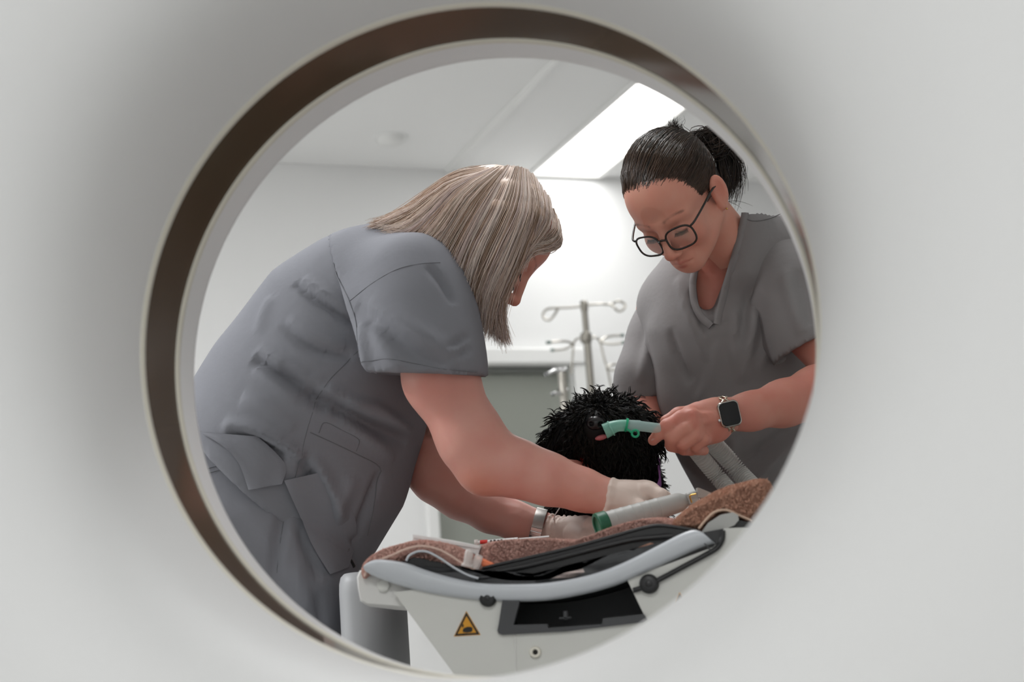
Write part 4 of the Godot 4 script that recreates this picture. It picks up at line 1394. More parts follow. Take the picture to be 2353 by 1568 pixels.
func left_person() -> void:
	var t := thing("person", "person in grey scrubs with blond shoulder-length hair bending over the dog", "person", Vector3(-0.52, 0, -0.95))
	var away := Vector3(-0.1372, 0.204, -0.9693)
	var skin := lin(215, 160, 146)
	var rosy := lin(207, 136, 123)
	# --- body: trunk, neck, arms in one field ---
	var f := Field.new(Vector3(-0.55, 0.72, -1.32), Vector3(0.16, 1.42, -0.52), 0.007)
	f.chain([Vector3(-0.4937, 1.0764, -0.8737), Vector3(-0.3939, 1.2104, -0.8596), Vector3(-0.2971, 1.3164, -0.851), Vector3(-0.2125, 1.3689, -0.8313), Vector3(-0.1552, 1.3902, -0.8246)], [0.12, 0.125, 0.1, 0.05, 0.05], 0.04)
	f.chain([Vector3(-0.2866, 1.3042, -0.8344), Vector3(-0.2152, 1.2964, -0.7224), Vector3(-0.1766, 1.1425, -0.6777), Vector3(-0.1362, 1.0454, -0.6884), Vector3(-0.111, 1.0107, -0.6941)], [0.05, 0.045, 0.052, 0.0465, 0.0425], 0.03)
	f.chain([Vector3(-0.111, 1.0107, -0.6941), Vector3(-0.0714, 0.9969, -0.6974), Vector3(-0.0274, 0.9776, -0.7026), Vector3(0.0228, 0.9574, -0.7088), Vector3(0.0636, 0.9417, -0.7127), Vector3(0.0861, 0.9419, -0.7158)], [0.0425, 0.0405, 0.0365, 0.0295, 0.0235, 0.021], 0.02)
	f.egg(Vector3(-0.129, 0.9983, -0.7044), Vector3(0.028, 0.03, 0.03), 0.03)
	f.chain([Vector3(-0.3027, 1.3299, -0.9093), Vector3(-0.2783, 1.2915, -0.993), Vector3(-0.2646, 1.1421, -0.9748), Vector3(-0.257, 1.0505, -0.9642), Vector3(-0.2429, 1.0268, -0.9609)], [0.06, 0.055, 0.044, 0.042, 0.041], 0.03)
	f.chain([Vector3(-0.2429, 1.0268, -0.9609), Vector3(-0.208, 0.9959, -0.962), Vector3(-0.1574, 0.9639, -0.9553), Vector3(-0.1137, 0.9412, -0.9456), Vector3(-0.0781, 0.9279, -0.9431), Vector3(-0.0411, 0.9187, -0.9297)], [0.041, 0.0385, 0.034, 0.0285, 0.0235, 0.021], 0.02)
	var body := MB.new()
	body.colored = true
	f.net(body, skin)
	flush(body, 0, 21, rosy, 0.55)
	paint(body, 0, [[Vector3(-0.1258, 0.9787, -0.6781), 0.05, lin(214, 140, 112), 0.5], [Vector3(-0.1636, 1.1203, -0.6326), 0.07, rosy, 0.5], [Vector3(0.0221, 0.9349, -0.6979), 0.08, lin(212, 148, 128), 0.4], [Vector3(-0.2422, 1.0092, -0.9337), 0.07, lin(206, 146, 130), 0.35], [Vector3(-0.1704, 1.104, -0.6248), 0.0035, lin(120, 60, 50), 0.8], [Vector3(-0.1283, 1.0217, -0.6429), 0.0025, lin(150, 80, 66), 0.7]])
	# tattoo on the far upper arm, inked in the skin
	var ink := lin(78, 62, 58)
	for q in [[Vector3(-0.2594, 1.1106, -0.9409), Vector3(-0.2543, 1.0908, -0.9458), Vector3(-0.244, 1.0913, -0.9575)], [Vector3(-0.2517, 1.115, -0.9411), Vector3(-0.2422, 1.1021, -0.9451), Vector3(-0.2382, 1.0853, -0.9493)], [Vector3(-0.2419, 1.1186, -0.9417), Vector3(-0.2351, 1.1065, -0.9555), Vector3(-0.2308, 1.0918, -0.9592)], [Vector3(-0.2591, 1.1069, -0.9417), Vector3(-0.2451, 1.1095, -0.9432), Vector3(-0.2331, 1.1049, -0.9562)], [Vector3(-0.2551, 1.0966, -0.9445), Vector3(-0.2408, 1.0948, -0.9469), Vector3(-0.2297, 1.0888, -0.96)], [Vector3(-0.2363, 1.1225, -0.952), Vector3(-0.2297, 1.1075, -0.9664), Vector3(-0.2269, 1.0872, -0.9608)]]:
		var marks := []
		for p in curve(q, 10):
			marks.append([f.drop(p), 0.0058, ink, 0.5])
		paint(body, 0, marks)
	# --- head ---
	var x := Transform3D(Basis(Vector3(-0.3258, -0.0576, -0.9437), Vector3(0.7424, 0.6025, -0.2930), Vector3(0.5854, -0.7961, -0.1535)).orthonormalized() * Basis.from_scale(Vector3.ONE * 0.95), Vector3(-0.110, 1.389, -0.8202))
	add_head(body, x, lin(220, 162, 145), 0.0036, lin(186, 104, 98), lin(96, 66, 50), lin(170, 110, 96))
	var bo := part("body", body, M.skin, t)
	lashes(x, t, M.hair_dark)
	# --- scrub top ---
	var c := Field.new(Vector3(-0.75, 0.62, -1.22), Vector3(0.05, 1.42, -0.48), 0.0062)
	c.chain([Vector3(-0.5592, 0.9964, -0.8813), Vector3(-0.5171, 1.0569, -0.8745), Vector3(-0.442, 1.1609, -0.8632), Vector3(-0.3601, 1.261, -0.8538), Vector3(-0.2928, 1.3231, -0.8502), Vector3(-0.2436, 1.3631, -0.8384)], [0.165, 0.166, 0.162, 0.152, 0.118, 0.07], 0.05, away, 1.12)
	c.cone(Vector3(-0.4678, 0.9825, -0.8971), Vector3(-0.3752, 1.1171, -0.8819), 0.125, 0.12, 0.06, away, 1.15)
	c.cone(Vector3(-0.433, 0.922, -0.8942), Vector3(-0.3876, 1.0169, -0.8806), 0.062, 0.09, 0.06, away, 1.3)
	c.cone(Vector3(-0.2912, 1.3028, -0.7928), Vector3(-0.2219, 1.2969, -0.7213), 0.1, 0.062, 0.05)
	c.cone(Vector3(-0.3172, 1.331, -0.907), Vector3(-0.2817, 1.3578, -1.0096), 0.1, 0.066, 0.05)
	# folds
	folds = []
	ridge(c, [Vector3(-0.3987, 1.3155, -0.6718), Vector3(-0.3595, 1.286, -0.6835), Vector3(-0.319, 1.2564, -0.6955), Vector3(-0.3003, 1.2431, -0.7009)], -0.0066, 0.0079)
	ridge(c, [Vector3(-0.386, 1.3212, -0.6724), Vector3(-0.3488, 1.2919, -0.6838), Vector3(-0.3085, 1.261, -0.696)], 0.0036, 0.0101)
	ridge(c, [Vector3(-0.4201, 1.252, -0.6821), Vector3(-0.3801, 1.2178, -0.695), Vector3(-0.348, 1.2041, -0.7024), Vector3(-0.3154, 1.195, -0.7089)], -0.0054, 0.0086)
	ridge(c, [Vector3(-0.4126, 1.2594, -0.6816), Vector3(-0.3687, 1.2302, -0.694), Vector3(-0.3238, 1.2103, -0.7045)], 0.0036, 0.0115)
	ridge(c, [Vector3(-0.4685, 1.2064, -0.6848), Vector3(-0.4348, 1.1817, -0.6742), Vector3(-0.393, 1.149, -0.687), Vector3(-0.3588, 1.1134, -0.6993)], -0.0084, 0.0094)
	ridge(c, [Vector3(-0.4654, 1.2168, -0.6831), Vector3(-0.4302, 1.1933, -0.6724), Vector3(-0.3901, 1.1639, -0.6843), Vector3(-0.3501, 1.1326, -0.6965)], 0.0042, 0.0108)
	ridge(c, [Vector3(-0.4654, 1.1909, -0.6885), Vector3(-0.4363, 1.1673, -0.677), Vector3(-0.3996, 1.1363, -0.6887)], 0.0036, 0.0101)
	ridge(c, [Vector3(-0.425, 1.1863, -0.6746), Vector3(-0.3867, 1.1584, -0.6859), Vector3(-0.3517, 1.1492, -0.6928)], -0.0048, 0.0079)
	ridge(c, [Vector3(-0.3873, 1.1518, -0.6872), Vector3(-0.3403, 1.1123, -0.6815), Vector3(-0.2958, 1.081, -0.7047), Vector3(-0.2526, 1.0587, -0.7465)], -0.0096, 0.0115)
	ridge(c, [Vector3(-0.3795, 1.1631, -0.6859), Vector3(-0.3322, 1.1261, -0.6798), Vector3(-0.2883, 1.0955, -0.7027), Vector3(-0.2478, 1.0716, -0.7444)], 0.0054, 0.0115)
	ridge(c, [Vector3(-0.3294, 1.1213, -0.6812), Vector3(-0.2921, 1.1168, -0.6977), Vector3(-0.2657, 1.0929, -0.7374), Vector3(-0.2453, 1.0742, -0.7649)], 0.0048, 0.0086)
	ridge(c, [Vector3(-0.3383, 1.0991, -0.6846), Vector3(-0.3048, 1.0652, -0.7068), Vector3(-0.2753, 1.0338, -0.7485)], 0.0048, 0.0130)
	ridge(c, [Vector3(-0.525, 1.1151, -0.7167), Vector3(-0.4707, 1.0934, -0.6877), Vector3(-0.4199, 1.0606, -0.6914), Vector3(-0.4001, 1.0408, -0.6984)], 0.0072, 0.0094)
	ridge(c, [Vector3(-0.5199, 1.0993, -0.7207), Vector3(-0.469, 1.0774, -0.6913), Vector3(-0.426, 1.0466, -0.6935)], -0.0072, 0.0086)
	ridge(c, [Vector3(-0.4916, 1.1463, -0.6942), Vector3(-0.4539, 1.1264, -0.6831), Vector3(-0.4083, 1.0893, -0.687)], 0.0030, 0.0130)
	ridge(c, [Vector3(-0.4053, 1.0425, -0.6973), Vector3(-0.3827, 0.9856, -0.7125), Vector3(-0.378, 0.9376, -0.7439)], -0.0072, 0.0101)
	ridge(c, [Vector3(-0.3917, 1.0454, -0.6986), Vector3(-0.3669, 0.991, -0.7136), Vector3(-0.3597, 0.9396, -0.7461)], 0.0048, 0.0108)
	ridge(c, [Vector3(-0.3943, 0.923, -0.755), Vector3(-0.357, 0.9715, -0.7294), Vector3(-0.3331, 1.0093, -0.7248)], 0.0036, 0.0144)
	ridge(c, [Vector3(-0.2973, 1.0155, -0.7492), Vector3(-0.3236, 0.9728, -0.7752), Vector3(-0.3567, 0.9238, -0.8117)], -0.0048, 0.0094)
	ridge(c, [Vector3(-0.441, 1.3032, -0.689), Vector3(-0.4514, 1.2729, -0.6733), Vector3(-0.4616, 1.2404, -0.6787)], 0.0024, 0.0144)
	# hems: the shirt's lower edge and the open sleeves
	c.half(Vector3(-0.4969, 1.0056, -0.8262), Vector3(-0.7466, -0.6644, -0.0342))
	var top := MB.new()
	c.net(top)
	crease(top, 0)
	var torso_folds := folds
	folds = []
	var cuff := top.v.size()
	var e := around([Vector3(-0.3444, 1.3112, -0.8042), Vector3(-0.2166, 1.3053, -0.6997), Vector3(-0.2071, 1.1383, -0.6743), Vector3(-0.285, 1.1671, -0.6778)], 0.11, 0.0061)
	e.chain([Vector3(-0.442, 1.1609, -0.8632), Vector3(-0.3601, 1.261, -0.8538), Vector3(-0.2928, 1.3231, -0.8502), Vector3(-0.2436, 1.3631, -0.8384)], [0.163, 0.153, 0.119, 0.071], 0.05, away, 1.12)
	e.cone(Vector3(-0.2912, 1.3028, -0.7928), Vector3(-0.2106, 1.2982, -0.702), 0.103, 0.068, 0.05)
	e.chain([Vector3(-0.2166, 1.2965, -0.7067), Vector3(-0.2097, 1.2365, -0.6893), Vector3(-0.2081, 1.1522, -0.6764), Vector3(-0.2092, 1.119, -0.678)], [0.068, 0.08, 0.089, 0.092], 0.06)
	e.cone(Vector3(-0.285, 1.1671, -0.6778), Vector3(-0.2964, 1.2481, -0.7004), 0.014, 0.045, 0.04)
	ridge(e, [Vector3(-0.2925, 1.2603, -0.6468), Vector3(-0.2403, 1.2125, -0.6127), Vector3(-0.1908, 1.1707, -0.6079), Vector3(-0.1519, 1.1456, -0.6186)], -0.0060, 0.0144)
	ridge(e, [Vector3(-0.2725, 1.2621, -0.6493), Vector3(-0.2195, 1.2206, -0.6139), Vector3(-0.1679, 1.1822, -0.6087), Vector3(-0.1325, 1.1543, -0.6196)], 0.0036, 0.0173)
	ridge(e, [Vector3(-0.285, 1.237, -0.6528), Vector3(-0.2777, 1.1917, -0.6324), Vector3(-0.2756, 1.1625, -0.6388)], 0.0042, 0.0101)
	ridge(e, [Vector3(-0.2665, 1.2335, -0.6458), Vector3(-0.2425, 1.1853, -0.6181), Vector3(-0.2162, 1.1479, -0.6091)], 0.0036, 0.0130)
	ridge(e, [Vector3(-0.1748, 1.3074, -0.6329), Vector3(-0.153, 1.2789, -0.6317), Vector3(-0.1402, 1.2458, -0.6405)], -0.0048, 0.0086)
	ridge(e, [Vector3(-0.1191, 1.1952, -0.6335), Vector3(-0.1362, 1.1799, -0.6137), Vector3(-0.1541, 1.173, -0.6023)], -0.0024, 0.0058)
	ridge(e, [Vector3(-0.1179, 1.176, -0.6377), Vector3(-0.1315, 1.1637, -0.6177), Vector3(-0.1494, 1.1569, -0.6063)], -0.0024, 0.0058)
	e.half(Vector3(-0.2046, 1.1498, -0.6722), Vector3(-0.1251, -0.9826, -0.1376))
	e.half(Vector3(-0.319, 1.2817, -0.6902), Vector3(-0.9558, -0.2841, 0.0755))
	e.cone(Vector3(-0.2053, 1.1929, -0.6785), Vector3(-0.2099, 1.1061, -0.6807), 0.06, 0.0885, 0.0, Vector3.ZERO, 1.0, true)
	e.net(top)
	var e2 := Field.new(Vector3(-0.2728, 1.2931, -1.0038) - Vector3(0.13, 0.15, 0.14), Vector3(-0.2756, 1.338, -0.9939) + Vector3(0.13, 0.13, 0.13), 0.0075)
	e2.chain([Vector3(-0.286, 1.3462, -0.9907), Vector3(-0.2773, 1.286, -1.0046), Vector3(-0.2725, 1.1987, -0.9928), Vector3(-0.2748, 1.1694, -0.9986)], [0.068, 0.075, 0.08, 0.08], 0.04)
	e2.half(Vector3(-0.2718, 1.1986, -0.9929), Vector3(-0.1222, -0.9746, -0.1878))
	e2.net(top)
	crease(top, cuff)
	folds = folds + torso_folds
	var tp := part("scrub_top", top, M.scrub, t)
	var sm := mat("seam_thread", rgb(112, 113, 118), 0.95)
	seam(c, [Vector3(-0.3419, 1.3454, -0.6941), Vector3(-0.3275, 1.3156, -0.6818), Vector3(-0.3027, 1.2696, -0.6434), Vector3(-0.2918, 1.2302, -0.6429), Vector3(-0.2839, 1.194, -0.6414), Vector3(-0.2853, 1.1618, -0.6479)], tp, sm, 0.0009, 24, e)
	seam(e, [Vector3(-0.3014, 1.2695, -0.6436), Vector3(-0.2629, 1.2839, -0.6151), Vector3(-0.2226, 1.3021, -0.617), Vector3(-0.1888, 1.3086, -0.6204), Vector3(-0.1568, 1.3112, -0.6347)], tp, sm, 0.0006, 24, c)
	seam(c, [Vector3(-0.2998, 1.2008, -0.6789), Vector3(-0.326, 1.1785, -0.6799), Vector3(-0.3515, 1.1567, -0.6809), Vector3(-0.3692, 1.1331, -0.6834), Vector3(-0.3836, 1.1039, -0.6875), Vector3(-0.3957, 1.068, -0.683), Vector3(-0.4034, 1.0451, -0.6867), Vector3(-0.416, 1.0133, -0.6916)], tp, sm, 0.0007)
	seam(c, [Vector3(-0.3859, 1.0797, -0.6819), Vector3(-0.3531, 1.0583, -0.6807), Vector3(-0.3216, 1.039, -0.6996), Vector3(-0.2957, 1.0209, -0.738), Vector3(-0.3021, 0.9959, -0.7527), Vector3(-0.3182, 0.959, -0.7788), Vector3(-0.3356, 0.9249, -0.8042)], tp, sm)
	seam(c, [Vector3(-0.3717, 1.0753, -0.6745), Vector3(-0.3616, 1.0902, -0.6728), Vector3(-0.338, 1.0767, -0.679), Vector3(-0.3178, 1.0622, -0.6952), Vector3(-0.3223, 1.0443, -0.6984)], tp, sm, 0.0007)
	seam(e, [Vector3(-0.2761, 1.1661, -0.6174), Vector3(-0.2406, 1.1649, -0.602), Vector3(-0.1924, 1.1514, -0.5911), Vector3(-0.1511, 1.1401, -0.5993), Vector3(-0.1146, 1.14, -0.6457)], tp, sm, 0.0006)
	# --- trousers ---
	folds = []
	var g := Field.new(Vector3(-0.78, 0.02, -1.22), Vector3(-0.2, 1.18, -0.55), 0.009)
	g.chain([Vector3(-0.5706, 1.0573, -0.8668), Vector3(-0.5584, 1.0034, -0.8799), Vector3(-0.537, 0.9437, -0.8749), Vector3(-0.5165, 0.8781, -0.8709)], [0.135, 0.152, 0.152, 0.14], 0.05, away, 1.1)
	var hipn := Vector3(-0.4827, 0.8931, -0.8107)
	var hipf := Vector3(-0.5502, 0.9083, -0.9836)
	g.chain([hipn, hipn + Vector3(0.0, -0.3, 0.02), hipn + Vector3(-0.02, -0.62, 0.0), Vector3(hipn.x - 0.02, 0.06, hipn.z)], [0.105, 0.09, 0.07, 0.065], 0.05)
	g.chain([hipf, hipf + Vector3(0.0, -0.3, 0.0), hipf + Vector3(-0.02, -0.62, -0.02), Vector3(hipf.x - 0.02, 0.06, hipf.z)], [0.105, 0.09, 0.07, 0.065], 0.05)
	ridge(g, [Vector3(-0.5551, 0.99, -0.7388), Vector3(-0.5148, 0.9253, -0.7374), Vector3(-0.4804, 0.8696, -0.754)], 0.0036, 0.0144)
	ridge(g, [Vector3(-0.4425, 1.0063, -0.7306), Vector3(-0.4429, 0.9647, -0.7187), Vector3(-0.4521, 0.912, -0.7182), Vector3(-0.4615, 0.8601, -0.7277)], -0.0042, 0.0086)
	ridge(g, [Vector3(-0.422, 0.9508, -0.7349), Vector3(-0.4097, 0.9042, -0.7568), Vector3(-0.3985, 0.8711, -0.7859)], -0.0054, 0.0115)
	ridge(g, [Vector3(-0.432, 0.8914, -0.7357), Vector3(-0.4229, 0.8511, -0.7454), Vector3(-0.4165, 0.8177, -0.7534)], 0.0036, 0.0130)
	ridge(g, [Vector3(-0.4059, 0.8441, -0.7699), Vector3(-0.402, 0.8172, -0.7762), Vector3(-0.4015, 0.7906, -0.7818)], -0.0036, 0.0101)
	var tr := MB.new()
	g.net(tr)
	crease(tr, 0)
	var tro := part("trousers", tr, M.scrub, t)
	seam(g, [Vector3(-0.4362, 0.9972, -0.7128), Vector3(-0.4381, 0.9635, -0.7093), Vector3(-0.4472, 0.9109, -0.7088), Vector3(-0.4579, 0.8594, -0.7181)], tro, sm, 0.0008)
	seam(g, [Vector3(-0.5738, 1.0518, -0.754), Vector3(-0.552, 1.0513, -0.7366), Vector3(-0.5337, 1.0514, -0.7289)], tro, sm, 0.0008)
	seam(g, [Vector3(-0.5732, 1.045, -0.7556), Vector3(-0.5514, 1.0445, -0.7381), Vector3(-0.5344, 1.0448, -0.7302)], tro, sm, 0.0008)
	# loose tails of the shirt hanging over the trousers
	for q in [[[Vector3(-0.5622, 1.1003, -0.6939), Vector3(-0.5255, 1.079, -0.7036), Vector3(-0.5016, 1.0506, -0.7129), Vector3(-0.4905, 1.0099, -0.7231)], [Vector3(-0.4708, 1.0882, -0.7094), Vector3(-0.4466, 1.0632, -0.7181), Vector3(-0.4324, 1.0388, -0.7252), Vector3(-0.4404, 1.0142, -0.7293)]], [[Vector3(-0.4365, 1.0192, -0.7288), Vector3(-0.4227, 0.9716, -0.7407), Vector3(-0.4097, 0.9256, -0.7729), Vector3(-0.3908, 0.8797, -0.8059)], [Vector3(-0.3699, 1.0275, -0.7364), Vector3(-0.3481, 0.9794, -0.7497), Vector3(-0.347, 0.9351, -0.7901), Vector3(-0.3694, 0.886, -0.8282)]]]:
		var ra := curve(q[0], 20)
		var rb := curve(q[1], 20)
		var rows := []
		for k in 21:
			var ring := PackedVector3Array()
			var back := PackedVector3Array()
			for w in 9:
				var p: Vector3 = ra[k].lerp(rb[k], w / 8.0)
				var on := g.hit(p, facing)
				var on2 := c.hit(p, facing)
				if (on2 - on).dot(facing) < 0.0:
					on = on2
				var off := maxf(1.0 - w / 8.0, smoothstep(13.0, 20.0, k))
				on -= facing * (0.0006 + 0.009 * off + 0.002 * off * sin(w * 0.9 + k * 0.3))
				ring.append(on)
				back.append(on + facing * 0.0025)
			back.reverse()
			ring.append_array(back)
			rows.append(ring)
		var fl := MB.new()
		fl.loft(rows)
		part("shirt_tail", fl, M.scrub, tp)
	var belt := MB.new()
	belt.tube([Vector3(-0.3776, 0.8874, -0.8164), Vector3(-0.3663, 0.8906, -0.8173), Vector3(-0.3656, 0.883, -0.8294)], 0.004, 8)
	part("drawstring", belt, M.black_soft, t)
	# --- shoes hidden below the frame, standing on the floor ---
	for p in [hipn, hipf]:
		var s := MB.new()
		s.ball(Vector3(p.x + 0.04, 0.045, p.z), Vector3(0.125, 0.045, 0.046))
		part("shoe", s, M.dark_grey, t)
	# --- gloves ---
	gloves(t)
	# --- hair ---
	blond_hair(t, x)
	# wrist band on the far arm
	var wb := thing("wrist_band", "silver mesh watch band with a steel clasp on the far wrist above the glove", "watch", Vector3(-0.0788, 0.9278, -0.9224))
	var wa := Vector3(0.9458, -0.3109, -0.094)
	var wmid := Vector3(-0.0794, 0.9282, -0.9367)
	var bb := Basis(wa.cross(Vector3.UP).normalized(), wa, wa.cross(Vector3.UP).normalized().cross(wa))
	var w := MB.new()
	w.lathe([Vector2(0.0305, -0.0088), Vector2(0.0321, -0.0088), Vector2(0.0321, 0.0088), Vector2(0.0305, 0.0088)], wmid, bb, 40)
	var mesh_band := mat("mesh_band", rgb(168, 164, 160), 0.42, 1.0)
	part("band", w, mesh_band, wb)
	w = MB.new()
	var fwd := bb.inverse() * (Vector3(0.1721, -0.5909, 0.7882))
	var mid := atan2(fwd.z, fwd.x)
	for k in 5:
		var an := mid + deg_to_rad(-22.0 + 11.0 * k)
		w.box(wmid + bb * (Vector3(cos(an), 0, sin(an)) * 0.0325), Vector3(0.0022, 0.019, 0.0062), bb * Basis(Vector3.UP, -an), 0.0006)
	part("clasp", w, M.chrome, wb, "polished steel clasp")

func gloves(t: Node3D) -> void:
	# near hand, loosely closed, fingers bent down over the towel
	var f := around([Vector3(0.0579, 0.9434, -0.7115), Vector3(0.1423, 0.9131, -0.6886), Vector3(0.1289, 0.9342, -0.7648)], 0.045, 0.0032)
	f.chain([Vector3(0.0592, 0.9433, -0.7117), Vector3(0.0693, 0.9413, -0.7136)], [0.0265, 0.0255], 0.0)
	f.chain([Vector3(0.068, 0.9414, -0.7134), Vector3(0.0859, 0.94, -0.7162), Vector3(0.1114, 0.9412, -0.7247)], [0.0245, 0.0262, 0.0265], 0.01, Vector3(-0.1275, -0.9173, -0.3773), 0.95)
	for k in 4:
		var m: Vector3 = [Vector3(0.12, 0.9474, -0.704), Vector3(0.1217, 0.9468, -0.725), Vector3(0.1194, 0.9451, -0.7456), Vector3(0.114, 0.9418, -0.7611)][k]
		var m2: Vector3 = [Vector3(0.139, 0.9371, -0.6954), Vector3(0.1413, 0.9367, -0.7196), Vector3(0.137, 0.9356, -0.745), Vector3(0.1291, 0.9339, -0.7618)][k]
		var m3: Vector3 = [Vector3(0.1389, 0.9201, -0.6918), Vector3(0.1411, 0.9197, -0.718), Vector3(0.1358, 0.9195, -0.7399), Vector3(0.1282, 0.9204, -0.7572)][k]
		f.chain([Vector3(0.105, 0.9417, -0.7237), m, m2, m3], [0.016, 0.0118, 0.0098, 0.0085], 0.007)
	f.chain([Vector3(0.0863, 0.9331, -0.7053), Vector3(0.1056, 0.922, -0.6939), Vector3(0.1247, 0.9144, -0.6858)], [0.014, 0.0105, 0.0085], 0.008)
	# rolled cuff and its wrinkles
	for k in 4:
		var p: Vector3 = [Vector3(0.0579, 0.9434, -0.7115), Vector3(0.063, 0.9424, -0.7125), Vector3(0.0687, 0.9413, -0.7135), Vector3(0.0757, 0.9408, -0.7146)][k]
		var r: float = [0.0285, 0.0272, 0.0258, 0.0252][k]
		ring_bump(f, p, Vector3(0.9284, -0.3146, -0.1976), r, [0.0032, 0.0024, 0.0022, 0.002][k])
	var mb := MB.new()
	f.net(mb)
	part("glove", mb, M.glove, t, "cream latex glove on the near hand")
	# far hand reaching to the green ring
	f = around([Vector3(-0.0617, 0.9231, -0.9362), Vector3(0.046, 0.8895, -0.814), Vector3(0.0108, 0.9236, -0.9153)], 0.042, 0.0032)
	f.chain([Vector3(-0.0617, 0.9231, -0.9362), Vector3(-0.0412, 0.918, -0.9298), Vector3(-0.0194, 0.9148, -0.9129), Vector3(0.0016, 0.9145, -0.8953)], [0.0245, 0.0235, 0.0245, 0.0255], 0.008, Vector3(-0.1275, -0.9173, -0.3773), 0.9)
	for k in 4:
		var m: Vector3 = [Vector3(0.0168, 0.9183, -0.8554), Vector3(0.0171, 0.9158, -0.8766), Vector3(0.0132, 0.9122, -0.8974), Vector3(0.0064, 0.9088, -0.9179)][k]
		var m2: Vector3 = [Vector3(0.0356, 0.9118, -0.8285), Vector3(0.0373, 0.9092, -0.8499), Vector3(0.0322, 0.9058, -0.8705), Vector3(0.0219, 0.9033, -0.9006)][k]
		var m3: Vector3 = [Vector3(0.0443, 0.8989, -0.8118), Vector3(0.0447, 0.8964, -0.833), Vector3(0.0385, 0.8943, -0.8532), Vector3(0.0272, 0.8946, -0.8825)][k]
		f.chain([Vector3(-0.0018, 0.9147, -0.8948), m, m2, m3], [0.015, 0.0115, 0.0095, 0.0085], 0.006)
	f.chain([Vector3(-0.0186, 0.9083, -0.8835), Vector3(0.0056, 0.8981, -0.8478), Vector3(0.0241, 0.8926, -0.8309)], [0.014, 0.0105, 0.0088], 0.008)
	for k in 6:
		ring_bump(f, Vector3(-0.0603, 0.923, -0.9364).lerp(Vector3(-0.0104, 0.9151, -0.909), k / 5.0), Vector3(0.9732, -0.2182, 0.0726), 0.0255 if k == 0 else 0.0236, 0.0026 if k == 0 else 0.002)
	mb = MB.new()
	f.net(mb)
	part("glove", mb, M.glove, t, "cream wrinkled latex glove on the far hand")

func ring_bump(f: Field, at: Vector3, ax: Vector3, r: float, w: float) -> void:
	var u := ax.cross(Vector3.UP).normalized()
	var v := ax.cross(u)
	for k in 14:
		var a := TAU * k / 14
		var b := TAU * (k + 1) / 14
		f.cone(at + (u * cos(a) + v * sin(a)) * r + ax * sin(a * 3.0) * 0.002, at + (u * cos(b) + v * sin(b)) * r + ax * sin(b * 3.0) * 0.002, w, w, 0.002)

